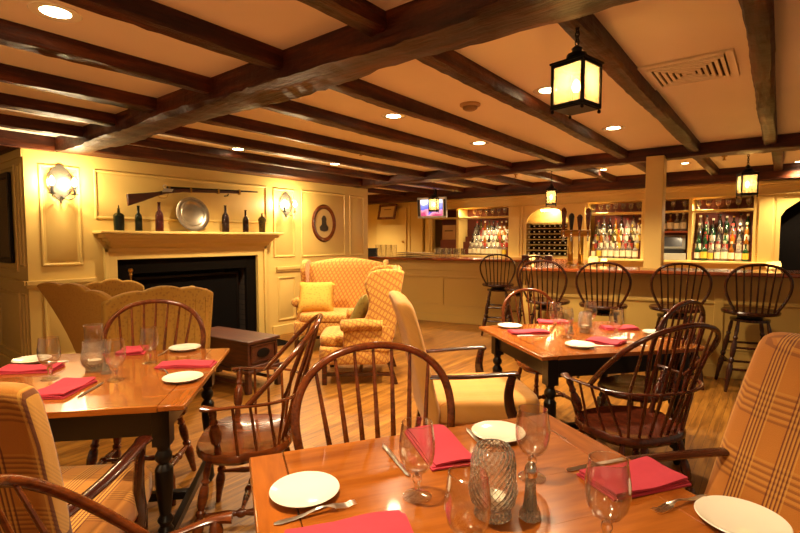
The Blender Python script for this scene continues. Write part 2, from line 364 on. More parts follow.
beam(1.88,6.2,5.36,YF+.06,2.25,ZC+.01,0,.004,30); beam(-3.9,1.62,5.50,YF,2.24,ZC+.01,0,.008,30); beam(1.30,1.5,5.64,8.9,2.25,ZC+.01,1,.006,20)
beam(5.80,6.02,-4.4,7.6,2.245,ZC+.01,1,.012,200)
beam(8.1,8.34,-4.4,7.88,2.17,ZC+.01,1,.004,40)
struct(MB().box(5.72,5.89,.985,1.155,1.07,2.27).build('trim_%d'%(tr[0]+1),WALL,bev=.004)); tr[0]+=1
# ------------------------------------------------------------------ ceiling fittings
def downlight_thing():
    t=thing('downlight','',"ceiling light",(0,0,0))
    MB().lathe([(.058,-.002),(.095,-.004),(.098,-.001),(.095,.0),(.058,.0)],28,closed=True).build('trim_ring',CHINA,t)
    MB().lathe([(0,-.0015),(.059,-.0015),(.059,0),(0,0)],28).build('lamp_lens',LGLOW,t); return t
dl0=downlight_thing()
DL=[(.75,2.48,'recessed downlight in the ceiling panel at the photo\'s top left corner',130),(3.02,2.45,'recessed downlight glowing in the ceiling left of the smoke detector',150),(4.41,2.45,'recessed downlight second behind the smoke detector, near the bar beam',110),(4.55,1.19,'recessed downlight between the large lantern and the bar post',80),(3.13,1.23,'recessed downlight half hidden behind the large hanging lantern',80),(4.47,4.62,'recessed downlight near the right end of the fireplace wall',90),(3.07,4.68,'recessed downlight near the ceiling edge above the mantel',90),
 (-1.2,2.48,'recessed downlight outside the frame behind the left table',70),(-.6,-.9,'recessed downlight outside the frame behind the viewer',60),(.75,.9,'recessed downlight above the front table outside the frame',34)]
first=True
for x,y,lab,e in DL:
    o=dl0 if first else dup(dl0,(x,y,ZC),0); o.location=(x,y,ZC); o['label']=lab; o['group']='recessed downlights'; first=False
    l=bpy.data.lights.new('downlight_lamp','SPOT'); l.energy=e; l.spot_size=D(125); l.spot_blend=.7; l.color=(1,.78,.48); l.shadow_soft_size=.05
    lo=bpy.data.objects.new('downlight_lamp',l); lo.location=(0,0,-.012); lo.parent=o; C.objects.link(lo)
for x,y,n in ((7.25,1.0,'left'),(7.25,.8,'right'),(7.2,2.2,'left'),(7.2,2.0,'right'),(8.0,-.16,'single'),(7.2,4.3,'far'),(7.3,6.9,'alcove')):
    lab={'left':'left one of a pair of downlights over the bar aisle','right':'right one of a pair of downlights over the bar aisle','single':'recessed downlight at the right edge above the dark arch','far':'recessed downlight over the far end of the bar aisle','alcove':'recessed downlight above the alcove door'}[n]
    lab+=(' behind the bar post' if y in (1.,.8) else ' left of the bar post' if y in (2.2,2.) else '')
    o=dup(dl0,(x,y,ZC),0,lab); o.scale=(.7,.7,1)
    l=bpy.data.lights.new('downlight_lamp','SPOT'); l.energy=150 if n=='alcove' else 85; l.spot_size=D(140); l.spot_blend=.6; l.color=(1,.79,.48); l.shadow_soft_size=.04
    lo=bpy.data.objects.new('downlight_lamp',l); lo.location=(0,0,-.012); lo.parent=o; C.objects.link(lo)
v=thing('air_vent','square cream ceiling air vent with concentric louvres','air vent',(3.28,.45,ZC))
m=MB()
for i in range(6):
    a=.20-.033*i; b=a-.019
    for q in (1,-1):
        m.box(-a,a,*sorted((q*a,q*b)),-.02,-.010); m.box(*sorted((q*a,q*b)),-b,b,-.02,-.010)
m.build('louvre',CEIL,v)
MB().box(-.21,.21,-.21,.21,-.003,0).build('duct',plain('duct_shadow_brown','4a2c14',.8),v)
m=MB()
for s in (1,-1): m.box(-.25,.25,*(sorted((s*.205,s*.25))),-.012,0); m.box(*(sorted((s*.205,s*.25))),-.205,.205,-.012,0)
m.build('frame',CEIL,v,bev=.003)
v.scale=(1,.92,1)
sd=thing('smoke_detector','small round beige smoke detector on the ceiling','smoke detector',(3.1,1.80,ZC))
MB().lathe([(.075,0),(.075,-.012),(.06,-.02)],24).build('base',plain('beige_plastic','b9925c',.5),sd); MB().lathe([(.055,-.02),(.052,-.035),(.035,-.045),(0,-.046)],24).build('sensor_cap',plain('tan_plastic','8d6a3c',.5),sd)
for x,y,lab in ((4.0,3.72,'small brass sprinkler head on the ceiling above the wing chairs'),(6.9,3.2,'small brass sprinkler head on the ceiling left of the bar lantern'),(6.9,.55,'small brass sprinkler head on the ceiling behind the post')):
    tag(MB().lathe([(.03,0),(.03,-.008),(.01,-.012),(.01,-.04),(.02,-.045),(.02,-.05),(0,-.052)],12).build('sprinkler_head',BRASS,loc=(x,y,ZC)),lab,'sprinkler','sprinkler heads')
# lanterns
def lantern():
    t=thing('hanging_lantern','','lantern'); h=.085
    m=MB()
    for sx in (1,-1):
        for sy in (1,-1): m.box(sx*h-.008,sx*h+.008,sy*h-.008,sy*h+.008,0,.235)
    for z in (.012,.222):
        for s in (1,-1): m.box(-h,h,s*h-.008,s*h+.008,z-.01,z+.01); m.box(s*h-.008,s*h+.008,-h,h,z-.01,z+.01)
    m.box(-h,h,-h,h,-.004,.004); m.box(-h-.014,h+.014,-h-.014,h+.014,.23,.24)
    for sx in (1,-1):
        for sy in (1,-1): m.lathe([(0,-.026),(.009,-.02),(.009,-.01),(.005,-.004)],8,(sx*h,sy*h,0))
    m.build('frame',IRON,t)
    MB().add([(-.097,-.097,.24),(.097,-.097,.24),(.097,.097,.24),(-.097,.097,.24),(-.045,-.045,.262),(.045,-.045,.262),(.045,.045,.262),(-.045,.045,.262)],[(0,1,2,3),(4,5,6,7),(0,1,5,4),(1,2,6,5),(2,3,7,6),(3,0,4,7)]).lathe([(.045,.258),(.055,.265),(.05,.285),(.022,.29),(.028,.315),(.010,.33)],14).build('roof',IRON,t)
    m=MB()
    for k in range(5): m.tube([(.011*math.cos(a)*(1 if k%2 else 0),.011*math.cos(a)*(0 if k%2 else 1),.345+.021*k+.016*math.sin(a)) for a in [2*PI*i/10 for i in range(11)]],.0035,6,cap=False)
    m.build('chain',IRON,t)
    for s in (1,-1):
        MB().box(-h+.008,h-.008,s*h-.001,s*h+.001,.022,.212).build('pane',FROST,t); MB().box(s*h-.001,s*h+.001,-h+.008,h-.008,.022,.212).build('pane',FROST,t)
    MB().lathe([(.016,.004),(.012,.012),(.012,.085)],12).build('candle_sleeve',CHINA,t)
    MB().lathe([(.008,.085),(.02,.105),(.022,.12),(.014,.145),(0,.16)],12).build('bulb',BULB,t)
    l=bpy.data.lights.new('lantern_lamp','POINT'); l.energy=4; l.color=(1,.7,.35); l.shadow_soft_size=.03
    lo=bpy.data.objects.new('lantern_lamp',l); lo.location=(0,0,.13); lo.parent=t; C.objects.link(lo)
    return t
ln=lantern(); ln.location=(2.09,.70,1.945); ln.rotation_euler.z=D(-12); ln['label']='large square glass lantern hanging from the beam nearest the viewer'; ln.scale=(.80,.80,.80)
for x,y,z,s,lab in ((6.5,.30,1.865,1.0,'black iron lantern hanging over the bar right of the post'),(6.85,2.62,1.88,.92,'black iron lantern hanging over the bar in front of the wine rack'),(6.6,4.5,1.84,.92,'black iron lantern hanging in front of the television')):
    dup(ln,(x,y,z),D(20),lab).scale=(s*.86,s*.86,s)
    if z+.45*s<2.3: pass
for o in [o for o in C.objects if o.name.startswith('hanging_lantern')]:
    x,y,z=o.location
    top=z+.452*o.scale.z; end=max(2.285,top) if x<5 else ZC
    MB().tube([(0,0,.44),(0,0,(end-z)/o.scale.z)],.005,6).lathe([(.01,(end-z)/o.scale.z-.02),(.03,(end-z)/o.scale.z-.004),(.03,(end-z)/o.scale.z)],12).build('hanger',IRON,o)
for x,y,e,lab in ((-1.0,2.35,75,'added unseen iron lantern behind the left table, lighting the near ceiling'),(-1.3,-.6,35,'added unseen iron lantern behind the viewer, lighting the near ceiling')):
    o=dup(ln,(x,y,1.80),D(20),lab)  # lanterns added out of view to brighten the near ceiling
    for c in kids(o):
        if c.type=='LIGHT': c.data=c.data.copy(); c.data.energy=e; c.data.color=(1,.8,.55)
# sconces
def sconce():
    t=thing('wall_sconce','','wall sconce')  # local: wall at y=0, outwards -y
    m=MB(); out=[]
    pts=[(0,.20),(.03,.185),(.075,.14),(.105,.085),(.115,.03),(.11,-.03),(.085,-.085),(.045,-.12),(.02,-.15),(0,-.19)]
    poly=[(x,z) for x,z in pts]+[(-x,z) for x,z in pts[-2:0:-1]]
    m.prism(poly,.006,T=M4.Rotation(D(90),4,'X')); m.build('back_plate',PEWTER,t)
    MB().lathe([(0,-.006),(.05,-.008),(.095,-.022),(.1,-.02),(.05,-.0055),(0,-.003)],28,T=M4.Translation((0,-.006,.01))@M4.Rotation(D(-90),4,'X')@M4.Scale(-1,4,(0,0,1))).build('reflector',PEWTER,t)
    for s in (1,-1):
        MB().tube(cr([(0,-.01,-.12),(s*.04,-.06,-.15),(s*.09,-.09,-.13),(s*.095,-.09,-.10)]),.005,8).build('arm',IRON,t)
        MB().lathe([(.008,-.105),(.03,-.1),(.032,-.092),(.012,-.09),(.012,-.02)],14,(s*.095,-.09,0)).build('candle_cup',IRON,t)
        MB().lathe([(.008,-.02),(.022,0),(.027,.015),(.018,.045),(0,.075)],12,(s*.095,-.09,0)).build('bulb',BULB,t)
        l=bpy.data.lights.new('sconce_lamp','POINT'); l.energy=15; l.color=(1,.79,.48); l.shadow_soft_size=.02
        lo=bpy.data.objects.new('sconce_lamp',l); lo.location=(s*.095,-.16,.02); lo.parent=t; C.objects.link(lo)
    return t
sc=sconce(); sc.location=(1.68,YF-.012,1.93); sc['label']='glowing two-candle wall sconce left of the mantel, near the corner'
dup(sc,(4.46,YF-.012,1.87),0,'glowing two-candle wall sconce right of the mantel')
# ------------------------------------------------------------------ mantel things
ZM=1.475
def bottle(name,prof,mat,loc,label,cat='bottle',group=None,n=16,sc=1,rz=0,extra=None):
    m=MB(); m.lathe([(r*sc,z*sc) for r,z in prof],n)
    mats=[mat]
    if extra: 
        z0,z1,r,lm=extra; m.m=1; m.lathe([(r*sc-.002,z0*sc),(r*sc+.0012,z0*sc),(r*sc+.0012,z1*sc),(r*sc-.002,z1*sc)],n,closed=True); mats.append(lm)
    return tag(m.build(name,mats,loc=loc,rotz=rz),label,cat,group)
DG=NT('dark_green_glass').set(Base_Color=lin('131c0a'),Roughness=.08,Transmission_Weight=.35); AMB=NT('amber_glass').set(Base_Color=lin('5a1808'),Roughness=.08,Transmission_Weight=.5); BRN=NT('brown_glass').set(Base_Color=lin('2a1408'),Roughness=.1,Transmission_Weight=.3); GRN=NT('green_glass').set(Base_Color=lin('23572c'),Roughness=.08,Transmission_Weight=.5); CLR=NT('bottle_clear').set(Base_Color=lin('e8e0cc'),Roughness=.05,Transmission_Weight=.85); WHK=NT('whiskey').set(Base_Color=lin('b06a1c'),Roughness=.08,Transmission_Weight=.55); OLV=NT('olive_glass').set(Base_Color=lin('5a4a18'),Roughness=.1,Transmission_Weight=.4)
jug=[(0,0),(.05,0),(.052,.02),(.055,.15),(.058,.17),(.045,.19),(.016,.205),(.012,.24),(.015,.25),(.006,.252),(.005,.285),(0,.286)]
win=[(0,0),(.036,0),(.038,.01),(.038,.15),(.032,.18),(.014,.205),(.013,.27),(.016,.275),(.016,.285),(0,.287)]
sq=[(0,0),(.042,0),(.046,.12),(.055,.17),(.045,.195),(.03,.21),(.012,.22),(.01,.25),(.014,.258),(0,.26)]
bottle('antique_bottle',jug,DG,(2.16,5.50,ZM),'squat dark green jug bottle with a stopper, leftmost on the mantel',sc=.95)
bottle('antique_bottle',win,DG,(2.36,5.50,ZM),'slim dark green glass bottle second from the left on the mantel',sc=.97)
bottle('antique_bottle',win,AMB,(2.585,5.50,ZM),'tall amber bottle left of the pewter charger',sc=1.15)
bottle('antique_bottle',win,BRN,(3.41,5.50,ZM),'tall near-black bottle just right of the pewter charger',sc=1.18)
bottle('antique_bottle',win,BRN,(3.70,5.50,ZM),'slender brown bottle with a red tint, second from right on the mantel',sc=1.02)
bottle('antique_bottle',sq,OLV,(3.955,5.50,ZM),'short wide-shouldered olive jar bottle at the mantel\'s right end',sc=1.0)
T=M4.Translation((2.99,5.555,ZM+.205))@M4.Rotation(D(80),4,'X')
ch=MB().lathe([(0,.0),(.13,.0),(.145,.008),(.155,.016),(.205,.02),(.208,.024),(.2,.026),(.15,.022),(.14,.014),(.125,.006),(0,.006)],48).build('pewter_charger',PEWTER); 
ch.matrix_world=T; ch.location=(3.0,5.55,ZM+.208); tag(ch,'large round pewter charger leaning on the mantel','plate')
# musket
g=thing('musket','antique long musket mounted on the wall above the mantel','gun',(2.27,5.545,1.79))
g.rotation_euler=(0,D(-2.2),0)
P=M4.Rotation(D(90),4,'X')
stock=[(0,-.045),(0,.085),(.16,.10),(.3,.115),(.38,.13),(.44,.15),(.62,.165),(1.4,.158),(1.4,.135),(.62,.125),(.42,.10),(.3,.065),(.16,.01)]
MB().prism(stock,.036,T=M4.Translation((0,.018,0))@P).build('stock',CHESTW,g,bev=.006)
MB().tube([(.44,0,.172),(1.66,0,.165)],[.014,.010],12).build('barrel',IRON,g)
m=MB(); m.prism([(.36,.118),(.48,.122),(.5,.155),(.4,.16)],.012,T=M4.Translation((0,-.018,0))@P); m.tube(cr([(.40,-.026,.155),(.385,-.026,.185),(.41,-.026,.2),(.425,-.026,.19)]),.006,8); m.build('lock',STEEL,g,bev=.002)
MB().tube(cr([(.33,0,.09),(.35,0,.055),(.42,0,.055),(.45,0,.1)]),.004,8).build('trigger_guard',BRASS,g)
for x in (.46,.72,1.08,1.38): MB().box(x-.01,x+.01,-.022,.022,.12,.185).build('band',BRASS,g,bev=.003)
m=MB()
for x in (.36,1.2): m.tube([(x,.06,.10),(x,-.02,.10),(x,-.03,.125)],.008,8)
m.build('wall_hook',IRON,g)
# oval portrait
o_=thing('oval_portrait','dark oval portrait in a brown wooden frame right of the sconce','picture',(5.2,YF-.005,1.63))
def ell(a,b,prof,n=48):
    m=MB(); vs=[];fs=[];k=len(prof)
    for i in range(n):
        t=2*PI*i/n
        for r,d in prof: vs.append(((a+r)*math.cos(t),-d,(b+r)*math.sin(t)))
    for i in range(n):
        for j in range(k): A=i*k+j;B=i*k+(j+1)%k;q=((i+1)%n)*k; fs.append((A,B,q+(j+1)%k,q+j))
    return m.add(vs,fs)
ell(.185,.225,[(0,0),(.065,0),(.07,.012),(.05,.03),(.025,.024),(.008,.018),(0,.01)]).build('frame',CHERRY,o_)
def disc(a,b,y0,y1,n=40):
    m=MB(); return m.add([(a*math.cos(2*PI*i/n),y,b*math.sin(2*PI*i/n)) for y in (y0,y1) for i in range(n)],[tuple(range(n)),tuple(range(n,2*n))]+[(i,(i+1)%n,n+(i+1)%n,n+i) for i in range(n)])
disc(.19,.23,0,-.008).build('mount',plain('aged_paper','c9a96a',.7),o_)
m=MB(); m.prism([(-.085,-.11),(-.095,-.06),(-.05,-.02),(-.045,.03),(-.055,.07),(-.03,.11),(0,.125),(.03,.11),(.05,.07),(.04,.03),(.05,-.02),(.09,-.06),(.08,-.11),(0,-.13)],.003,T=M4.Translation((0,-.008,0))@P); m.build('printed_figure',plain('sepia_ink','3a2c1c',.7,var=.5,sc=30),o_)
# picture on left wall, frame in the alcove
p_=thing('framed_picture','large dark glazed picture in a black frame on the left wall','picture',(1.375,6.3,1.60))
MB().box(-.012,0,-.26,.26,-.4,.4).build('picture_sheet',plain('dark_print','4d4339',.2,var=.6,sc=4),p_)
m=MB()
for s in (1,-1): m.box(-.03,0,*sorted((s*.26,s*.31)),-.45,.45); m.box(-.03,0,-.26,.26,*sorted((s*.4,s*.45)))
m.build('frame',BLACKP,p_,bev=.004)
p_=thing('framed_certificate','tilted wooden-framed notice hanging in the alcove beside the bar','picture',(8.16,6.79,1.97)); p_.rotation_euler=(0,D(14),0)
MB().box(-.012,0,-.2,.2,-.12,.12).build('paper',plain('cream_paper','d9b878',.7),p_); m=MB()
for s in (1,-1): m.box(-.03,0,*sorted((s*.2,s*.25)),-.17,.17); m.box(-.03,0,-.2,.2,*sorted((s*.12,s*.17)))
m.build('frame',CHERRY,p_,bev=.004)
m=MB(); m.tube([(0,-.0,.165),(.09,0,.3)],.003,6); m.build('hanging_wire',IRON,p_)
MB().box(-.0135,-.012,-.1,.1,.045,.06).build('heading_line',SHELFRED,p_)
# ------------------------------------------------------------------ BAR
bar=thing('bar_counter','long panelled cream bar with a polished wooden top and a jog in the middle','bar')
def poly_top(pts,z0,z1): return MB().prism(pts,z1-z0,T=M4.Translation((0,0,z0)))
# left section front line  A(6.47,5.9) -> B(6.95,2.35); right section C(5.05,2.28) -> E(5.95,-.95)
A=V((6.30,5.9));B=V((6.93,2.5));Cc=V((5.05,2.28));E_=V((5.98,-1.06))
nL=V((.983,.182)); nR=V((.963,.268))
poly_top([A,B,B+nL*.3+V((0,-.3)),Cc+nR*.62,Cc+nR*.62+V((.1,0)),B+nL*.6,A+nL*.6],1.03,1.07)
def seg(m,p,q,n,t0,t1,z0,z1):
    a=p+n*t0;b=q+n*t0;c=q+n*t1;d=p+n*t1; m.add([(x.x,x.y,z) for z in (z0,z1) for x in (a,b,c,d)],[(0,1,2,3),(4,5,6,7),(0,1,5,4),(1,2,6,5),(2,3,7,6),(3,0,4,7)])
m=MB(); seg(m,A,B,nL,0,.6,1.03,1.07); seg(m,Cc,E_,nR,0,.6,1.03,1.07)
J0=Cc+nR*.45; J1=B+nL*.1; m.prism([tuple(Cc+nR*.3),tuple(Cc+nR*.6+V((.15,-.5))),tuple(B+V((.5,-.3))),tuple(B+V((.0,.2)))],.039,T=M4.Translation((0,0,1.03)))
m.build('countertop',BARTOP,bar,bev=.012,seg=3)
m=MB(); seg(m,A,B,nL,.12,.18,0,1.03); seg(m,Cc+V((.03,-.12)),E_,nR,.16,.22,0,1.03)
m.prism([tuple(Cc+nR*.16+V((.03,-.12))),tuple(Cc+nR*.22+V((.03,-.12))),tuple(B+V((.18,-.3))),tuple(B+V((.12,-.24)))],1.03)
for p,q,n,t in ((A,B,nL,.12),(Cc+V((.03,-.12)),E_,nR,.16)):
    for z0,z1,d in ((0,.13,.018),(.13,.28,.008),(.86,1.03,.012),(.74,.775,.01),(.285,.30,.012)): seg(m,p,q,n,t-d,t,z0,z1)
dR=(E_-Cc).normalized()
for s in (.02,.95,1.0,1.9,2.82,3.3): a=Cc+dR*s; seg(m,a,a+dR*.08,nR,.146,.16,.28,.86)
dL=(B-A).normalized()
for s in (.55,1.5,): a=A+dL*s; seg(m,a,a+dL*.08,nL,.106,.12,.28,.74)
m.build('front_panel',WALL2,bar,bev=.003)
# back bar cabinet
XB=8.3
bb=thing('back_bar_cabinet','built-in cream back bar with three open bottle bays and cornice','cabinet',(XB,3,0))
for a,b in ((5.70,5.88),(3.70,3.98),(2.53,2.80),(.03,.30)):
    m=MB(); m.box(XB,XB+.12,a,b,1.06,2.0); m.box(XB-.02,XB,a+.05,b-.06,1.06,1.97); W(m,'pilaster',WALL,bb,bev=.004)
for a,b in ((5.06,5.12),(1.66,1.72),(1.03,1.08)): W(MB().box(XB+.005,XB+.36,a,b,1.06,2.0),'divider',WALL,bb,bev=.004)
m=MB(); m.box(XB-.02,XB+.5,-1.6,5.88,1.985,2.17); m.box(XB-.045,XB,-1.6,5.92,1.985,2.005); m.box(XB-.05,XB,-1.6,5.92,2.09,2.17); m.box(XB-.09,XB,-1.6,5.95,2.135,2.17); W(m,'cornice',WALL,bb,bev=.008)
m=MB(); m.box(XB-.10,XB+.5,.05,5.88,1.035,1.065); W(m,'counter',WALL,bb,bev=.004)
m=MB(); m.box(XB-.02,XB+.5,.0,5.88,0,1.035); W(m,'base',WALL,bb)
for a,b in ((3.98,5.7),(1.08,2.53),(.3,1.03)): W(MB().box(XB,XB+.36,a,b,1.785,1.815),'upper_shelf',WALL,bb,bev=.003)
for a,b in ((3.98,5.7),(.3,2.53)): W(MB().box(XB+.36,XB+.40,a,b,1.065,2.0),'bay_back',SHELFRED,bb)
for a,b in ((3.98,5.06),(1.72,2.53),(.3,1.03)): 
    W(MB().box(XB+.10,XB+.36,a,b,1.065,1.19).box(XB+.185,XB+.36,a,b,1.19,1.32).box(XB+.27,XB+.36,a,b,1.32,1.43),'stepped_riser',SHELFRED,bb,bev=.003)
W(MB().box(XB+.05,XB+.36,1.08,1.66,1.48,1.505),'low_shelf',plain('orange_shelf','a5491c',.5),bb,bev=.003)
# centre panel with arched niche
ya,yb,yc=2.80,3.70,3.22; pts=[(2.78,1.065),(2.87,1.065),(2.87,1.66)]
for i in range(13):
    a=PI*i/12; pts.append((3.25-.38*math.cos(a),1.66+.27*math.sin(a)))
pts+=[(3.63,1.065),(3.72,1.065),(3.72,2.07),(2.78,2.07)]
m=MB(); m.prism(pts,.03,T=M4(((0,0,1,XB+.02),(1,0,0,0),(0,1,0,0),(0,0,0,1)))); m.box(XB+.3,XB+.34,2.78,3.72,1.0,2.07)
W(m,'arched_niche',WALL,bb,bev=.002)
nl=bpy.data.lights.new('niche_lamp','POINT'); nl.energy=5; nl.color=(1,.85,.55); nl.shadow_soft_size=.02
no=bpy.data.objects.new('niche_lamp',nl); no.location=(XB+.16,3.25,1.86); C.objects.link(no); no.parent=bb; no.matrix_parent_inverse=M4.Translation((-XB,-3,0))
MB().box(-.02,.02,-.16,.16,-.012,.012).build('niche_light_strip',LGLOW,bb,loc=(.16,.25,1.895))
# strip area lights under the upper shelves of the bays, no fittings modelled
for y0,y1 in ((4.0,5.05),(1.75,2.5),(.33,1.0)):
    al=bpy.data.lights.new('bay_lamp','AREA'); al.shape='RECTANGLE'; al.size=y1-y0; al.size_y=.03; al.energy=16; al.color=(1,.79,.48)
    ao=bpy.data.objects.new('bay_lamp',al); ao.parent=bb; ao.location=(.015,(y0+y1)/2-3,1.775); ao.rotation_euler=(0,D(-20),D(90)); C.objects.link(ao)
wr=thing('wine_rack','cream wooden wine rack with six rows beneath the lit arch','wine rack',(XB,3.25,1.065))
m=MB(); rows=6; zt=.585
for i in range(rows+1): m.box(.0,.26,-.38,.38,i*zt/rows+.010,i*zt/rows+.022)
m.box(0,.26,-.395,-.375,0,zt+.02); m.box(0,.26,.375,.395,0,zt+.02); m.build('rack_frame',WALL,wr,bev=.002)
MB().box(.25,.262,-.38,.38,0,zt).build('rack_back',MATT_BLACK,wr)  # plain black sheet that makes the slots behind the bottles dark
LW=plain('label_cream','e8dcb8',.6); LY=plain('label_yellow','d8b83a',.6); LR=plain('label_red','a83222',.6); LK=plain('label_black','1c1814',.6)
wb_=MB(); wb_.lathe([(.012,0),(.014,.004),(.014,.05),(.034,.1),(.036,.22),(0,.22)],10,T=M4.Rotation(D(90),4,'Y')); wb_.m=1; wb_.lathe([(0,-.002),(.0145,-.002),(.0145,.01)],8,T=M4.Rotation(D(90),4,'Y'))
wb0=wb_.build('wine_bottle',[BRN,LW]); tag(wb0,'x','bottle')
k=0
for r in range(rows):
    for c in range(8):
        o=wb0 if k==0 else wb0.copy()
        if k: C.objects.link(o)
        o.location=(XB+.02+random.uniform(0,.015),3.25-.33+c*.0943,1.065+r*zt/rows+.022+.037)
        o['label']='dark wine bottle lying neck out in the wine rack'; o['group']='wine bottles in the rack'; k+=1
# bottles in bays

SH={'tall':win,'square':[(0,0),(.04,0),(.042,.01),(.042,.14),(.034,.17),(.015,.19),(.013,.24),(.017,.245),(.017,.27),(0,.272)],'slim':[(0,0),(.032,0),(.033,.2),(.02,.23),(.011,.25),(.011,.31),(.014,.315),(0,.32)],'round':[(0,0),(.045,0),(.055,.04),(.055,.1),(.035,.15),(.014,.175),(.013,.23),(.018,.235),(.018,.26),(0,.262)]}
PROT={}
def bay_bottle(sh,gl,lb,loc,label,group,s=1.):
    k=(sh,gl.name,lb.name)
    if k not in PROT:
        r=SH[sh][2][0] if sh!='round' else .055
        m=MB(); m.lathe(SH[sh],10); m.m=1; r={'tall':.038,'square':.042,'slim':.033,'round':.0555}[sh]
        m.lathe([(r-.004,.035),(r+.0015,.035),(r+.0015,.125),(r-.004,.125)],10,closed=True)
        m.m=2; zt=SH[sh][-1][1]; m.lathe([(.0,zt-.03),(.0175,zt-.03),(.0175,zt+.002),(0,zt+.002)],8)
        PROT[k]=m.build('liquor_bottle',[gl,lb,random.choice([LR,LK,BRASS,LW])]); o=PROT[k]
    else: o=PROT[k].copy(); C.objects.link(o)
    o.location=loc; o.scale=(s,s,s); tag(o,label,'bottle',group)
cn={CLR.name:'clear',GRN.name:'green',WHK.name:'amber whiskey',BRN.name:'dark brown',DG.name:'dark green',OLV.name:'olive'}
ln_={LW.name:'cream',LY.name:'yellow',LR.name:'red',LK.name:'black'}
def fill(y0,y1,tiers,bay,glw,lbw,step=.088):
    for ti,(x,z,tn) in enumerate(tiers):
        n=int((y1-y0)/step); 
        for i in range(n):
            y=y0+(i+.5)*(y1-y0)/n
            gl=random.choice(glw if ti else [CLR,WHK,glw[0]]); lb=random.choice(lbw if ti else [LW,LW,LW,LY]); sh=random.choice(['tall','slim','slim'] if ti else ['tall','square'])
            bay_bottle(sh,gl,lb,(XB+x+random.uniform(-.004,.004),y,z),'%s bottle, %s label, %s, %s'%(cn[gl.name],ln_[lb.name],tn,bay),'%s %s bottles %s in the %s'%(cn[gl.name],ln_[lb.name],tn,bay),random.uniform(.9,1.06))
TI=[(.05,1.067,'front row'),(.142,1.192,'second row'),(.228,1.322,'third row'),(.314,1.432,'back row')]
fill(4.04,4.86,TI,'left bar bay',[CLR,CLR,CLR,WHK,BRN,OLV],[LW,LW,LW,LR]); fill(1.76,2.50,TI,'bay left of the post',[CLR,CLR,CLR,OLV,WHK,BRN],[LW,LW,LW,LY,LR]); fill(.33,1.00,TI,'bay at the right',[GRN,DG,CLR,WHK,BRN,CLR],[LW,LW,LW,LR,LK],.082)
fill(1.12,1.64,[(.15,1.507,'short shelf')],'register bay',[BRN,WHK],[LW],.075)
# stemware on upper shelves
def goblet_prof(s=1.):
    o=[(.036,0),(.037,.003),(.03,.006),(.008,.012),(.005,.02),(.0085,.03),(.008,.037),(.012,.047),(.0105,.056),(.012,.064),(.028,.075),(.040,.094),(.0455,.12),(.0455,.145),(.042,.175),(.0385,.198)]
    i=[(.0372,.198),(.0405,.175),(.044,.145),(.044,.12),(.0385,.096),(.0265,.079),(.011,.0705),(0,.069)]
    return [(r*s,z*s) for r,z in [(0,0)]+o+i]
gp=goblet_prof()
SG=MB().lathe([(r*.8,z*.8) for r,z in gp],12).build('stem_glass',THIN); used=False
for y0,y1,n,bay in ((4.1,4.75,6,'left bar bay'),(1.78,2.48,7,'bay left of the post'),(1.14,1.62,4,'register bay'),(.36,.96,6,'bay at the right')):
    for i in range(n):
        o=SG if not used else SG.copy()
        if used: C.objects.link(o)
        used=True; o.location=(XB+.1,y0+(y1-y0)*i/(n-1),1.816); tag(o,'clear stemmed glass standing on the top shelf of the %s'%bay,'glass','stemmed glasses in the %s'%bay)
# tumblers and other things on the back counter, left
TG=MB().lathe([(0,0),(.03,0),(.036,.11),(.034,.11),(.028,.006),(0,.006)],12).build('tumbler',THIN); used=False
for i in range(9):
    o=TG if not used else TG.copy()
    if used: C.objects.link(o)
    used=True; o.location=(XB-.03+(i%2)*.1,4.92+i*.085,1.067); tag(o,'clear tumbler on the back counter left of the liquor bottles','glass','tumblers on the back counter')
cb=thing('carton','pale cardboard carton leaning in the far left bay','box',(XB+.17,5.36,1.067)); MB().box(-.06,.06,-.16,.16,.3,.6).build('carton_body',plain('cardboard','b98c56',.8),cb,bev=.004); MB().box(-.061,-.06,-.1,.1,.47,.49).build('printed_strip',LK,cb); MB().box(-.08,.1,-.2,.2,0,.299).build('stand',SHELFRED,cb,bev=.004)
# register
rg=thing('cash_register','grey touch-screen cash register on the back counter behind the post','cash register',(XB+.08,1.28,1.067)); rg.rotation_euler.z=D(8)
GREY=plain('grey_plastic','8f8a78',.45); 
MB().box(-.15,.15,-.17,.17,0,.10).build('cash_drawer',plain('light_grey_plastic','a8a28c',.5),rg,bev=.006); MB().box(-.0,.16,-.15,.15,.10,.16).build('register_base',LK,rg,bev=.01)
R_=M4.Rotation(D(18),4,'Y')@M4.Translation((-.02,0,.0)); MB().box(-.02,.03,-.165,.165,.16,.39,R_).build('display_housing',GREY,rg,bev=.01); MB().box(-.024,-.02,-.12,.13,.20,.36,R_).build('display_screen',plain('dark_screen','4a5058',.15),rg)
# television
tv=thing('television','small silver flat television showing a bright picture above the bar','television',(7.65,5.27,1.98)); tv.rotation_euler=(0,D(-6),D(12))
SIL=plain('silver_plastic','c8c4ba',.35,.1)
MB().box(0,.06,-.30,.30,-.2,.2).build('housing',SIL,tv,bev=.012); 
t=NT('tv_picture'); o=t.obj(); w=t.n('ShaderNodeTexNoise'); w.inputs['Scale'].default_value=5; t.l(o,w.inputs['Vector']); s_=t.n('ShaderNodeSeparateXYZ'); t.l(o,s_.inputs[0])
cl=t.ramp(t.math('ADD',t.math('MULTIPLY',s_.outputs[2],2.2),t.math('ADD',t.math('MULTIPLY',w.outputs[0],.8),.15)),[(.2,lin('b03a60')),(.36,lin('e890a0')),(.45,lin('5a5cb8')),(.7,lin('8a8ce0')),(.8,lin('f0f0ff'))])
TV=t.set(Base_Color=(0,0,0,1),Emission_Color=cl,Emission_Strength=1.6,Roughness=.2)
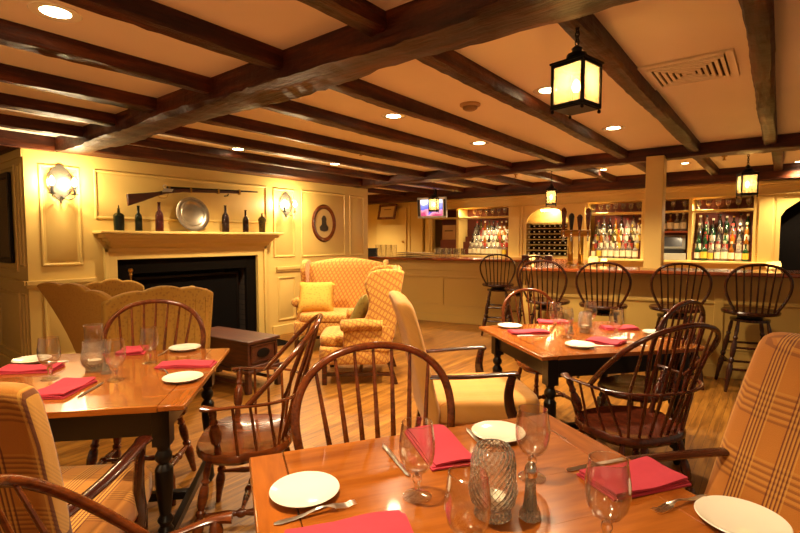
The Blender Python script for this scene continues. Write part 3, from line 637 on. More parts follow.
MB().box(-.004,0,-.225,.225,-.155,.155).build('screen',TV,tv); [MB().box(-.003,0,a,a+.04,-.16,.16).build('speaker_grille',LK,tv) for a in (-.29,.25)]; MB().tube([(.06,0,.1),(.25,0,.2),(.25,0,.39)],.02,10).build('ceiling_mount',IRON,tv)
# beer tap tower
bt=thing('beer_tap_tower','shiny brass beer tap tower with four tall wooden handles','beer tap',(6.15,2.02,1.07)); bt.rotation_euler.z=D(15)
bt.location=(6.02,1.98,1.07)
m=MB()
for y in (-.06,.06): m.lathe([(.05,0),(.05,.015),(.034,.03),(.032,.12),(.038,.13),(.032,.14),(.032,.34),(.04,.35),(.03,.37)],20,(0,y,0))
m.tube([(0,-.17,.39),(0,.17,.39)],.042,20); m.build('column',BRASS,bt)
for i,y in enumerate((-.14,-.045,.05,.14)):
    MB().tube(cr([(-.03,y,.39),(-.08,y,.39),(-.1,y,.35),(-.1,y,.29)]),[.012]*19,10).lathe([(.014,.0),(.02,.02),(.014,.03)],10,(-.07,y,.40)).build('faucet',CHROME,bt)
    h=(.28,.20,.22,.29)[i]
    MB().lathe([(.008,.41),(.016,.43),(.022,.42+h*.3),(.03,.42+h*.65),(.034,.42+h*.8),(.022,.42+h*.93),(.0,.42+h)],12,(-.07,y,0)).build('tap_handle',(CHERRY,CHERRYD,BLACKP,CHERRY)[i],bt)
# votives (lit)
VOT=frosted('frosted_votive',.7,(1,.88,.62,1))
def votive():
    t=thing('votive_candle','','candle')
    MB().lathe([(0,0),(.03,0),(.045,.03),(.044,.06),(.034,.085),(.032,.085),(.041,.058),(.042,.03),(.028,.005),(0,.005)],18).build('glass_cup',VOT,t)
    MB().lathe([(0,.006),(.027,.006),(.027,.022),(0,.022)],12).build('wax',CHINA,t); MB().lathe([(0,.022),(.007,.032),(.006,.045),(0,.062)],8).build('flame',BULB,t)
    l=bpy.data.lights.new('candle_lamp','POINT'); l.energy=.35; l.color=(1,.66,.3); l.shadow_soft_size=.01
    lo=bpy.data.objects.new('candle_lamp',l); lo.location=(0,0,.055); lo.parent=t; C.objects.link(lo); return t
vo=votive(); vo.location=(5.93,1.74,1.071); vo.scale=(1.3,1.3,1.3); vo['label']='glowing round votive candle on the bar beside the beer taps'
for x,y,s,lab in ((6.25,.06,1,'lit votive candle at the bar\'s right end, nearer of two'),(6.45,.02,1,'lit votive candle at the bar\'s right end, farther of two'),(6.3,1.72,.9,'small lit votive candle on the bar between the taps and the post'),(6.6,2.78,1,'lit votive candle on the bar end beside the far stools')):
    dup(vo,(x,y,1.071),0,lab).scale=(s,s,s)
# glassware on bar's left end
bc=thing('glass_rack','row of stacked glass racks at the far left end of the bar','glass rack',(6.62,5.0,1.07)); bc.rotation_euler.z=D(-10)
m=MB()
for z in (0,.035,.07): m.box(-.14,.14,-.45,.2,z,z+.012)
for i in range(12): m.box(-.142,-.134,-.45+i*.056,-.445+i*.056,0,.08)
m.build('tray',plain('beige_rack','a08458',.6),bc); TG2=TG.data
for lab,(x,y) in (('left',(6.6,5.72)),('mid',(6.62,5.6)),('mid',(6.6,5.48)),('mid',(6.63,5.37)),('right',(6.64,4.45)),('right',(6.66,4.34)),('right',(6.63,4.23)),('right',(6.7,4.12))):
    o=TG.copy(); C.objects.link(o); o.location=(x,y,1.071); o.scale=(1.5,1.5,1.9 if y>5 else 1.5); tag(o,'tall clear glass on the bar %s of the glass rack'%('left' if y>5.1 else 'right'),'glass','glasses on the far bar top '+('left' if y>5.1 else 'right'))
nb=thing('condiment_box','black plastic bar condiment box at the bar\'s far left corner','box',(6.55,5.95,1.07)); MB().box(-.12,.12,-.16,.1,0,.13).build('box_body',LK,nb,bev=.006); MB().box(-.13,.13,-.17,.11,.13,.145).build('lid',IRON,nb,bev=.004)
for i,(x,y) in enumerate(((6.75,2.95),(6.78,2.8),(6.75,2.6))):
    q=thing('napkin_caddy','small dark red caddy on the bar end left of the beer taps','caddy',(x,y,1.07),.2,'dark caddies at the bar end'); MB().box(-.05,.05,-.05,.05,0,.075).build('caddy_box',plain('maroon_box','4a140e',.4) if i==0 else bpy.data.materials['maroon_box'],q,bev=.004); MB().box(-.04,.04,-.04,.04,.075,.082).build('napkin_stack',LW,q)
# dark arched opening at the far right
ar=[(-.95,1.04),(-.95,1.9),(-.42,1.9),(-.2,1.9),(-.06,1.79),(.0,1.69),(.02,1.69),(.02,1.04)]
m=MB(); Tm=M4(((0,0,1,XB-.01),(1,0,0,0),(0,1,0,0),(0,0,0,1)))
m.prism([(-1.6,0),(-1.6,2.07),(.05,2.07),(.05,0),(.0,0),(.0,1.69),(-.05,1.78),(-.2,1.9),(-.75,1.9),(-.9,1.78),(-.95,1.69),(-.95,0)],.05,T=Tm)
wr2=lambda u,z,d:(XB-.01-d,u,z); rp(m,wr2,-.93,-.02,1.94,2.05,.02); struct(m.build('trim_%d'%(tr[0]+1),WALL,bev=.003)); tr[0]+=1
struct(MB().box(XB+.1,XB+.12,-1.6,.05,0,2.07).build('arch_dark_sheet',MATT_BLACK))  # black sheet, the unlit space beyond the arch put into its colour
# ------------------------------------------------------------------ WINDSOR CHAIRS
def seat_bm(m,w,d,z,th,n=28,back=.92):
    # saddle seat: rounded shield outline, dished top
    vs=[];fs=[]; rings=[(1.0,0),(.97,.012),(.85,.006),(.5,-.008),(0,-.008)]
    def out(a):
        c,s=math.cos(a),math.sin(a); k=(abs(c)**2.6+abs(s)**2.6)**(-1/2.6)
        x=c*k*d/2; y=s*k*w/2*(1 if x>0 else back); return x,y
    base=[]
    for q,(f,dz) in enumerate([(.9,-th),(1.0,-th*.45)]+[(f,dz) for f,dz in rings[:-1]]):
        for j in range(n):
            x,y=out(2*PI*j/n); vs.append((x*f,y*f,z+dz))
    R=6
    vs.append((0,0,z-.008)); vs.append((0,0,z-th))
    for i in range(R-1):
        for j in range(n): a=i*n+j;b=i*n+(j+1)%n; fs.append((a,b,b+n,a+n))
    for j in range(n): fs.append(((R-1)*n+j,(R-1)*n+(j+1)%n,R*n)); fs.append((j,(j+1)%n,R*n+1))
    m.add(vs,fs)
def bow_interp(path,y):
    best=min((p for p in path),key=lambda p:abs(p.y-y)*10-p.z); return best
def legs_str(t,mat,z,ax,ay,bx,by):
    L=[]
    for sx in (1,-1):
        for sy in (1,-1):
            m=MB(); turned(m,(bx*sx,by*sy,0),(ax*sx,ay*sy,z),LEGP); m.build('leg',mat,t); L.append((V((bx*sx,by*sy,0)),V((ax*sx,ay*sy,z))))
    f=.42; P=[a.lerp(b,f) for a,b in L]   # ++,+-,-+,--
    for a,b in ((0,2),(1,3)):
        m=MB(); turned(m,P[a],P[b],STRP); m.build('stretcher',mat,t)
    m=MB(); turned(m,(P[0]+P[2])/2,(P[1]+P[3])/2,STRP); m.build('stretcher',mat,t)
def side_chair(mat):
    t=thing('windsor_side_chair','','chair')
    m=MB(); seat_bm(m,.45,.42,.45,.038); m.build('seat',mat,t); legs_str(t,mat,.42,.12,.14,.19,.20)
    half=[(.165,.445),(.195,.54),(.228,.64),(.248,.74),(.25,.82),(.23,.895),(.185,.955),(.11,1.0),(0,1.018)]
    pts=[(-.155-(z-.445)*.24,y,z) for y,z in half]+[(-.155-(z-.445)*.24,-y,z) for y,z in half[-2::-1]]
    path=cr(pts,6); MB().tube(path,.0135,10,up=(1,0,0)).build('back_bow',mat,t)
    for k in range(-3,4):
        yt=k*.062; p=bow_interp(path,yt); b=V((-.185+abs(k)*.007,k*.04,.445)); c=b.lerp(V((p.x,yt,p.z)),.35)
        MB().tube([b,c,V((p.x,yt,p.z))],[.006,.009,.005],8).build('spindle',mat,t)
    return t
def arm_chair(mat):
    t=thing('windsor_arm_chair','','chair')
    m=MB(); seat_bm(m,.53,.44,.45,.042); m.build('seat',mat,t); legs_str(t,mat,.42,.14,.17,.2,.235)
    ZR=.69; rail=[(.13,.30,ZR),(.08,.315,ZR),(.0,.305,ZR),(-.12,.285,ZR),(-.21,.225,ZR),(-.262,.12,ZR),(-.275,0,ZR)]
    rp_=cr(rail+[(x,-y,z) for x,y,z in rail[-2::-1]],6); n=len(rp_)
    rr=[.012+.012*max(0,1-i/9)+.012*max(0,1-(n-1-i)/9) for i in range(n)]
    vs=[] 
    m=MB(); m.tube(rp_,rr,10,e=.55); m.build('arm_rail',mat,t)
    half=[(-.05,.292,ZR),(-.115,.296,.76),(-.18,.288,.83),(-.245,.262,.90),(-.30,.205,.96),(-.338,.12,1.0),(-.352,0,1.018)]
    pts=[(x,y,z) for x,y,z in half]+[(x,-y,z) for x,y,z in half[-2::-1]]
    path=cr(pts,6); MB().tube(path,.0125,10,up=(1,0,0)).build('back_bow',mat,t)
    for k in range(-3,4):
        yt=k*.068; p=bow_interp(path,yt); b=V((-.19+abs(k)*.010,k*.052,.445)); mid=V((-.268+abs(k)**2*.008,k*.062,ZR))
        MB().tube([b,mid,V((p.x,yt,p.z))],[.0065,.0085,.005],8).build('spindle',mat,t)
    for s in (1,-1):
        for q,(x,y) in enumerate(((-.135,.275),(-.06,.292),(.01,.303))):
            MB().tube([(-.15+q*.075,s*(.18+.035*q),.445),(x,s*y,ZR)],[.007,.0065],8).build('spindle',mat,t)
        m=MB(); turned(m,(.09,s*.215,.445),(.09,s*.31,ZR),ARMP); m.build('arm_post',mat,t)
    return t
def at(c,deg,off=0): a=D(deg); return (c[0]+off*math.cos(a),c[1]+off*math.sin(a),0)
sc1=side_chair(CHERRY); sc1.scale=(1,1.12,1); sc1.location=(1.112,.876,0); sc1.rotation_euler.z=D(-122)
sc1['label']='spindle-back side chair facing the front table, its bow rising behind the table edge'
dup(sc1,(1.15,2.74,0),D(-134),'spindle-back side chair tucked at the far side of the left table before the scalloped chair')
dup(sc1,(3.565,1.39,0),D(-127),'spindle-back side chair at the far left side of the right table').scale=(.96,.96,.96)
ac1=arm_chair(CHERRY); ac1.location=(1.33,1.99,0); ac1.rotation_euler.z=D(136.5); ac1['label']='bow-back armchair seen from the side, drawn up to the left table\'s right edge'
dup(ac1,(.465,.853,0),D(-18),'bow-back armchair cut off by the photo\'s bottom left corner').scale=(1,1,.972)
ac2=arm_chair(CHERRYD); ac2.location=(2.63,.57,0); ac2.rotation_euler.z=D(55); ac2['label']='dark bow-back armchair seen from behind at the right table\'s near side'
sc2=side_chair(CHERRYD); sc2.location=(3.31,.68,0); sc2.rotation_euler.z=D(72); sc2.scale=(1.0,1.08,1.01); sc2['label']='dark spindle-back side chair at the right table\'s right corner, behind the armchair'
# bar stools
def stool():
    t=thing('bar_stool','','bar stool'); mat=STOOLW; ZS=.735
    m=MB(); m.lathe([(0,ZS-.042),(.17,ZS-.042),(.222,ZS-.03),(.23,ZS-.012),(.222,ZS+.002),(.18,ZS-.004),(0,ZS-.012)],32); m.build('seat',mat,t)
    MB().lathe([(.09,ZS-.075),(.1,ZS-.07),(.1,ZS-.045)],20).build('swivel',IRON,t)
    MB().lathe([(.13,ZS-.105),(.155,ZS-.1),(.155,ZS-.078),(.13,ZS-.075),(0,ZS-.075)],24).build('seat_block',mat,t)
    half=[(.150,ZS-.005),(.19,ZS+.07),(.225,ZS+.15),(.24,ZS+.22),(.235,ZS+.29),(.205,ZS+.35),(.15,ZS+.40),(.08,ZS+.423),(0,ZS+.43)]
    fx=lambda z:-.17-(z-ZS)*.2
    pts=[(fx(z),y,z) for y,z in half]+[(fx(z),-y,z) for y,z in half[-2::-1]]
    path=cr(pts,5); MB().tube(path,.0125,9,up=(1,0,0)).build('back_bow',mat,t)
    for k in range(-3,4):
        yt=k*.058; p=bow_interp(path,yt); b=V((-.195+abs(k)*.008,k*.045,ZS-.005))
        MB().tube([b,V((p.x,yt,p.z))],[.0085,.006],8).build('spindle',mat,t)
    P=[]
    for sx in (1,-1):
        for sy in (1,-1):
            a=V((.21*sx,.21*sy,0));b=V((.11*sx,.11*sy,ZS-.09)); m=MB(); turned(m,a,b,[(t_,r*1.05) for t_,r in LEGP]); m.build('leg',mat,t); P.append((a,b))
    for f,prs in ((.32,((0,1),(2,3))),(.40,((0,2),(1,3))),(.62,((0,1),(2,3)))):
        for i,j in prs: MB().tube([P[i][0].lerp(P[i][1],f),P[j][0].lerp(P[j][1],f)],[.0115,.0115],8).build('footrest' if f==.32 else 'stretcher',mat,t)
    return t
st=stool(); S=[(5.47,.19,15,'barstool farthest right along the bar, left of nothing but the dark arch'),(5.28,.77,18,''),(5.06,1.38,14,''),(5.03,1.94,6,''),(6.36,3.2,24,''),(6.0,2.66,60,'')]
LB=['dark spindle-back bar stool farthest right, in front of the bar\'s right end','dark spindle-back bar stool in front of the bar below the register','dark spindle-back bar stool in front of the bar just left of the post','dark spindle-back bar stool in front of the beer taps, behind the side chair','dark spindle-back bar stool farthest left at the far bar section','dark turned bar stool second from the left, beside the bar\'s corner']
for i,(x,y,a,_) in enumerate(S):
    o=st if i==0 else dup(st,(x,y,0),D(a)); o.location=(x,y,0); o.rotation_euler.z=D(a); o['label']=LB[i]; o['group']='bar stools along the bar'
# ------------------------------------------------------------------ TABLES
def table(lx,ly,label,loc,rz):
    t=thing('dining_table',label,'table',loc,rz)
    m=MB(); bbx=.10
    n=5
    for i in range(n):
        y0=-ly/2+ly*i/n; m.box(-lx/2+bbx+.0006,lx/2-bbx-.0006,y0+.0002,y0+ly/n-.0002,.727,.75)
    m.build('tabletop',OAK,t)
    for s in (1,-1):
        a,b=sorted((s*lx/2,s*(lx/2-bbx))); MB().box(a,b,-ly/2,ly/2,.727,.75).build('breadboard_end',OAKY,t,bev=.005)
    m=MB(); ix,iy=lx/2-.11,ly/2-.10
    m.box(-ix,ix,-iy-.012,-iy+.012,.60,.727); m.box(-ix,ix,iy-.012,iy+.012,.60,.727); m.box(-ix-.012,-ix+.012,-iy,iy,.60,.727); m.box(ix-.012,ix+.012,-iy,iy,.60,.727)
    m.build('apron',BLACKP,t,bev=.003)
    for sx in (1,-1):
        for sy in (1,-1):
            m=MB(); x,y=sx*ix,sy*iy; m.box(x-.034,x+.034,y-.034,y+.034,.56,.727); m.box(x-.03,x+.03,y-.03,y+.03,.10,.18)
            turned(m,(x,y,0),(x,y,.10),[(0,.014),(.3,.03),(.7,.026),(1,.022)]); turned(m,(x,y,.18),(x,y,.565),[(0,.022),(.05,.032),(.1,.02),(.16,.033),(.22,.02),(.3,.026),(.5,.034),(.72,.036),(.78,.02),(.83,.033),(.88,.033),(.93,.022),(1,.03)])
            m.build('leg',BLACKP,t,bev=.002)
    m=MB()
    for sx in (1,-1): m.box(sx*ix-.015,sx*ix+.015,-iy,iy,.12,.16)
    m.box(-ix,ix,-.018,.018,.12,.16); m.build('stretcher',BLACKP,t,bev=.003)
    return t
def rot2(p,a): c,s=math.cos(a),math.sin(a); return (p[0]*c-p[1]*s,p[0]*s+p[1]*c)
aF=D(-31.9); cF=V((.813,1.215))+V(rot2((.53,-.49),aF)); table(1.06,.98,'maple-topped black-legged table in the foreground laid for four',(cF.x,cF.y,0),aF)
aL=D(138); cL=V((.919,1.799))+V(rot2((.535,-.495),aL)); table(1.07,.99,'maple-topped table with black legs at the left, laid beside the armchair',(cL.x,cL.y,0),aL)
aR=D(-39.5); cR=V((2.516,.997))+V(rot2((.545,.47),aR)); table(1.09,.94,'maple-topped table with black legs at the right, in front of the bar stools',(cR.x,cR.y,0),aR)
# ------------------------------------------------------------------ TABLEWARE
ZT=.7505
GB=MB(); GB.lathe(gp[5:10]+[(0,.067)],28); GB.m=1; GB.lathe(gp[0:6],32); GB.tube([(.0378*math.cos(2*PI*i/32),.0378*math.sin(2*PI*i/32),.198) for i in range(33)],.0013,6,cap=False)
GB.lathe(gp[9:],32); GB=GB.build('water_goblet',[GLASS,THIN]); ug=[False]
def goblet(x,y,label,s=1.,grp=None):
    o=GB if not ug[0] else GB.copy()
    if ug[0]: C.objects.link(o)
    ug[0]=True; o.location=(x,y,ZT); o.scale=(s,s,s*.965); tag(o,label,'glass')
PL=MB().lathe([(0,0),(.05,0),(.052,.004),(.075,.011),(.086,.015),(.0875,.017),(.086,.0185),(.074,.0145),(.055,.008),(0,.007)],48).build('bread_plate',CHINA); up=[False]
def plate(x,y,label,s=1.):
    o=PL if not up[0] else PL.copy()
    if up[0]: C.objects.link(o)
    up[0]=True; o.location=(x,y,ZT); o.scale=(s,s,s); tag(o,label,'plate')
def fork():
    m=MB(); N=26
    def row(x):   # half width and z
        t=(x+.1)/.2
        w=.0095*(1-t*1.1) if t<.5 else .0042
        if t<.08: w=.0095*math.sqrt(max(t/.08,.15))
        if .5<=t<.62: w=.0042
        if t>=.62: w=.0042+(min((t-.62)/.1,1))*.0078
        z=.003+.012*math.exp(-((t-.56)/.2)**2)+ (.004 if t>.9 else 0)
        return w,z
    vs=[];fs=[]
    X=[-.1+.145*i/N for i in range(N+1)]
    for x in X:
        w,z=row(x)
        for sy,dz in ((-1,0),(0,.0016),(1,0),(0,-.0012)): vs.append((x,w*sy,z+dz))
    for i in range(N):
        for j in range(4): a=i*4+j;b=i*4+(j+1)%4; fs.append((a,b,b+4,a+4))
    fs+=[(0,1,2,3),(N*4,N*4+1,N*4+2,N*4+3)]; m.add(vs,fs)
    for k in range(4):
        y=-.009+.006*k; pts=[]
        for i in range(6):
            x=.042+.055*i/5; w,z=row(min(x,.099)); pts.append((x,y,z-.0005))
        m.tube(pts,[.0021,.0021,.0019,.0017,.0014,.0007],6)
    return m.build('fork',STEEL)
def knife():
    m=MB(); N=24; vs=[];fs=[]
    for i in range(N+1):
        x=-.11+.22*i/N; t=i/N
        if t<.48: lo=-.0075+.002*t; hi=.0075-.002*t; th=.0035
        else:
            u=(t-.48)/.52; lo=-.007-.004*math.sin(u*PI*.7); hi=.0065-.002*u-(.012*max(0,(u-.82)/.18)**1.5); th=.0012
            if u>.82: lo=lo+.006*((u-.82)/.18)**2
        if i==0: lo,hi=-.003,.003
        vs+=[(x,lo,.0025),(x,lo*.3+hi*.7,.0035+th),(x,hi,.0035),(x,(lo+hi)/2,.0008)]
    for i in range(N):
        for j in range(4): a=i*4+j;b=i*4+(j+1)%4; fs.append((a,b,b+4,a+4))
    fs+=[(0,1,2,3),(N*4,N*4+1,N*4+2,N*4+3)]; m.add(vs,fs); return m.build('table_knife',STEEL)
FK=fork(); KN=knife(); uf={}
def cut(proto,x,y,deg,label,z=ZT,s=1.):
    o=proto if proto.name not in uf else proto.copy()
    if proto.name in uf: C.objects.link(o)
    uf[proto.name]=1; o.location=(x,y,z); o.rotation_euler.z=D(deg); o.scale=(s,s,s); tag(o,label,'fork' if proto is FK else 'knife')
def napkin(x,y,deg,label,lx=.22,ly=.12,seed=0,z=ZT):
    rr=random.Random(seed); m=MB()
    for L in range(3):
        off=(rr.uniform(-.004,.006),rr.uniform(-.005,.005)); q=rr.uniform(-.04,.04); z0=.001+L*.0062; ph=rr.random()*6
        def fn(u,v_):
            X=(u-.5)*lx*(1-.02*L); Y=(v_-.5)*ly*(1-.03*L); 
            zz=z0+.0052+.0022*math.sin(u*7+ph)*(.4+L*.5)+.0015*math.sin(v_*6+ph*2)*(.3+L*.5)
            k=4*v_*(1-v_); zz-= .002*(1-min(1,k*4))
            a=q; return (X*math.cos(a)-Y*math.sin(a)+off[0],X*math.sin(a)+Y*math.cos(a)+off[1],max(zz,z0+.0045 if L==0 else 0))
        m.slab(fn,14,8,(0,0,.005))
    o=m.build('folded_napkin',NAPK,loc=(x,y,z),rotz=D(deg),ang=60); tag(o,label,'napkin'); return o
def lamp(loc,label,s=1.,tall=True):
    t=thing('candle_lamp',label,'candle lamp',loc)
    b=[(0,0),(.04,0),(.043,.006),(.038,.014),(.052,.028),(.06,.055),(.056,.09),(.05,.115),(.05,.145)]
    i=[(.0475,.145),(.0475,.115),(.0535,.09),(.057,.055),(.049,.031),(.03,.018),(0,.018)]
    if not tall:
        b=[(0,0),(.036,0),(.044,.004),(.042,.016),(.038,.024),(.052,.038),(.058,.065),(.053,.095),(.053,.13),(.048,.155),(.038,.168)]; i=[(.036,.166),(.045,.153),(.05,.128),(.05,.095),(.055,.065),(.048,.042),(.03,.03),(0,.03)]
    MB().lathe([(r*s,z*s) for r,z in b+i],32).build('cut_glass_body',CUT,t)
    if tall: MB().lathe([(r*s,z*s) for r,z in [(.046,.12),(.042,.15),(.041,.215),(.045,.225),(.0435,.226),(.0395,.215),(.0405,.15),(.044,.12)]],32,closed=True).build('clear_chimney',THIN,t)
    MB().lathe([(0,.032),(.03,.032),(.03,.05),(0,.05)],16).build('candle',CHINA,t)
    return t
def shaker(loc,label,s=1.):
    t=thing('glass_shaker',label,'shaker',loc)
    MB().lathe([(0,0),(.024,0),(.027,.004),(.025,.012),(.017,.03),(.0135,.06),(.0125,.1),(.0105,.1),(.0115,.06),(.014,.032),(.018,.016),(0,.014)],8).build('glass_body',CUT,t)
    MB().lathe([(0,.016),(.0165,.016),(.0115,.055),(.010,.08),(0,.08)],10).build('pepper',plain('ground_pepper','a59878',.9,var=.5,sc=300) if 'ground_pepper' not in bpy.data.materials else bpy.data.materials['ground_pepper'],t)
    MB().lathe([(.0135,.098),(.0145,.102),(.0145,.115),(.011,.124),(.006,.13),(0,.131)],16).build('chrome_cap',CHROME,t); t.scale=(s,s,s); return t
# foreground table
goblet(.945,.692,'water goblet at the front table\'s far edge, before the crossed napkin'); goblet(1.215,.504,'water goblet behind the chrome-topped shaker'); goblet(1.030,.262,'water goblet in front of the red napkin at lower right'); goblet(.80,.462,'water goblet nearest the viewer, left of the cut-glass lamp')
plate(.777,.921,'white bread plate at the front table\'s left corner above the fork'); plate(1.411,.703,'white bread plate behind the tallest goblet on the front table'); plate(1.305,.045,'white bread plate at the photo\'s bottom right corner',1.05)
lamp((.99,.505,ZT),'cut-glass candle lamp in the centre of the front table',1.,False); shaker((1.035,.432,ZT),'tall glass shaker with a chrome cap beside the front table\'s lamp',1.02)
# left table
goblet(.711,2.621,'water goblet on the left table\'s far left, before a white plate'); goblet(.893,2.365,'water goblet just right of the left table\'s candle lamp',.97); goblet(1.128,2.551,'water goblet on the left table before the bow-backed side chair',.97)
plate(1.082,2.121,'white bread plate nearest the viewer on the left table'); plate(1.393,2.697,'white bread plate at the far right corner of the left table'); plate(.755,3.06,'white bread plate at the far left of the left table')
lamp((.899,2.627,ZT),'cut-glass candle lamp with a clear chimney on the left table'); shaker((.905,2.51,ZT),'tall glass shaker between lamp and goblet on the left table',.95)
# right table
goblet(3.32,1.224,'water goblet left of the right table\'s lamp, the farther one'); goblet(3.128,1.079,'water goblet left of the right table\'s lamp, the nearer one'); goblet(3.552,1.053,'water goblet just behind the right table\'s lamp'); goblet(3.299,.813,'water goblet right of the right table\'s lamp among the napkins')
plate(3.216,1.519,'white bread plate at the left corner of the right table'); plate(2.9,.916,'white bread plate nearest the viewer on the right table'); plate(3.60,.63,'white bread plate beside the far armchair on the right table')
lamp((3.36,1.03,ZT),'cut-glass candle lamp in the centre of the right table',.85,False); shaker((3.25,1.09,ZT),'small glass shaker beside the right table\'s lamp',.9)
cut(FK,.738,.832,-26,'silver fork in front of the front table\'s left plate'); cut(KN,1.067,.863,61,'table knife near the front table\'s far edge, left of the crossed napkin'); cut(KN,1.33,.735,52,'table knife between the crossed napkin and the far white plate',s=.95)
napkin(1.216,.809,53,'red folded napkin lying crosswise at the front table\'s far edge',.28,.135,1); napkin(1.362,.285,-32,'red folded napkin behind the lower right goblet',.25,.14,2); napkin(.715,.70,-36,'red folded napkin cut off by the photo\'s bottom edge',.27,.13,3)
cut(KN,1.405,.385,-31,'table knife across the edge of the right-hand red napkin',z=ZT+.021*0+.0005); cut(FK,1.315,.166,152,'silver fork between the right-hand napkin and plate',s=.95)
napkin(.70,2.87,-44,'red folded napkin at the left table\'s far left edge',.26,.13,4); napkin(.69,2.375,40,'red folded napkin behind the plaid chair on the left table',.24,.15,5); napkin(1.215,2.345,-45,'long red folded napkin between two plates on the left table',.27,.11,6); napkin(1.175,2.87,55,'red napkin peaked behind the goblet on the left table',.17,.14,7)
cut(KN,.765,2.29,46,'table knife beside the napkin nearest the plaid chair on the left table',s=.95); cut(KN,1.27,2.405,-46,'table knife lying along the long napkin on the left table',z=ZT,s=.95); cut(FK,1.092,2.31,-98+180,'silver fork between long napkin and near plate on the left table',s=.8); cut(FK,1.30,2.72,32,'silver fork beside the far plate on the left table',s=.9); cut(KN,.80,2.985,-40,'table knife by the far left plate on the left table',s=.95)
napkin(3.11,1.33,-48,'red folded napkin at the right table\'s left corner',.26,.12,8); napkin(3.60,1.345,-60,'red folded napkin behind the farther goblet on the right table',.22,.12,9); napkin(3.12,.83,-95,'red folded napkin near the right table\'s front edge',.20,.16,10); napkin(3.64,.88,-50,'red folded napkin on the right table near the far armchair',.24,.12,11)
cut(KN,3.03,1.26,-48,'table knife beside the left corner napkin of the right table'); cut(FK,3.16,.69,-103,'silver fork right of the front napkin on the right table'); cut(KN,2.99,.84,-60,'table knife between plate and front napkin on the right table',s=.9)
# ------------------------------------------------------------------ UPHOLSTERED PIECES
def sel(w,d,n=32,k=5.):
    out=[]
    for j in range(n):
        a=2*PI*(j+.5)/n; c,s=math.cos(a),math.sin(a); q=(abs(c)**k+abs(s)**k)**(-1/k); out.append((c*q*d/2,s*q*w/2))
    return out
def loft(m,rings):
    n=len(rings[0]); vs=[p for r in rings for p in r]; fs=[]
    for i in range(len(rings)-1):
        for j in range(n): a=i*n+j;b=i*n+(j+1)%n; fs.append((a,b,b+n,a+n))
    fs+=[tuple(range(n)),tuple(range((len(rings)-1)*n,len(rings)*n))]; return m.add(vs,fs)
def pad(m,w,d,z0,z1,cx=0,cy=0,crown=.015,edge=.025,k=6.,taper=0,y_f=1.):
    R=[]; 
    for f,z in ((-edge,z0),(-edge*.3,z0+edge*.3),(0,z0+edge),(0,z1-edge),(-edge*.3,z1-edge*.3),(-edge,z1),(-edge*2.5,z1+crown*.4),(-edge*6,z1+crown*.9),(-edge*10,z1+crown)):
        ww=max(w+2*f,.05);dd=max(d+2*f,.05); R.append([(cx+x,cy+y*(1+taper*(x/dd)),z) for x,y in sel(ww,dd,40,k)])
    return loft(m,R)
def lolling(fab,label_mats=MAHOG,lean=.23):
    t=thing('upholstered_armchair','','armchair')
    m=MB(); R=[]
    prof=[(.36,.04,.54),(.37,.09,.58),(.45,.10,.59),(.6,.10,.595),(.75,.10,.60),(.9,.095,.60),(1.0,.10,.60),(1.035,.10,.598),(1.055,.088,.59),(1.068,.06,.565),(1.073,.03,.53)]
    for z,th,w in prof:
        x=-.255-max(0,z-.45)*lean-.02*max(0,(z-.85)/.2)**2
        c=sel(w*1.06,th,36,6); R.append([(x+a,b,z*.98+(.012*(1-(b/.3)**2) if z>.95 else 0)) for a,b in c])
    loft(m,R); m.build('backrest',fab,t,ang=60)
    m=MB(); pad(m,.60,.66,.35,.49,.06,0,.022,.03,6.,.12); m.build('seat',fab,t,ang=60)
    MB().box(-.24,.35,-.265,.265,.29,.355).build('seat_rail',fab,t,bev=.012)
    for s in (1,-1):
        MB().tube([(.335,s*.25,0),(.335,s*.25,.30)],[.019,.026],4,up=(1,1,0)).build('leg',label_mats,t)
        MB().tube([(-.30,s*.22,0),(-.24,s*.23,.30)],[.019,.026],4,up=(1,1,0)).build('leg',label_mats,t)
        p=cr([(-.31,s*.285,.635),(-.2,s*.305,.636),(-.1,s*.318,.638),(.0,s*.325,.642),(.12,s*.325,.648),(.215,s*.322,.648)],6)
        MB().tube(p,[.024]*(len(p)-4)+[.027,.03,.031,.027],12,e=.5).build('arm',label_mats,t)
        p=cr([(.19,s*.322,.64),(.178,s*.318,.60),(.168,s*.314,.53),(.18,s*.308,.45),(.205,s*.30,.38),(.21,s*.29,.30)],5)
        MB().tube(p,[.022+.014*i/(len(p)-1) for i in range(len(p))],10,e=.6,up=(0,1,0)).build('arm_support',label_mats,t)
    for s in (1,-1): MB().box(-.28,.335,s*.24-.011,s*.24+.011,.10,.135).build('stretcher',label_mats,t,bev=.002)
    MB().box(-.02,.005,-.24,.24,.10,.135).build('stretcher',label_mats,t,bev=.002)
    return t
u1=lolling(PLAIDL); u1.location=(2.54,1.49,0); u1.rotation_euler.z=D(-46); u1['label']='pale gold striped armchair with dark arms, empty behind the front table'
u2=lolling(PLAIDY); u2.location=(.41,1.92,0); u2.rotation_euler.z=D(45); u2['label']='amber plaid armchair seen from behind at the left table'
u3=lolling(PLAID,lean=.44); u3.location=(1.632,.045,0); u3.rotation_euler.z=D(148); u3['label']='orange plaid high-back armchair at the photo\'s right edge'
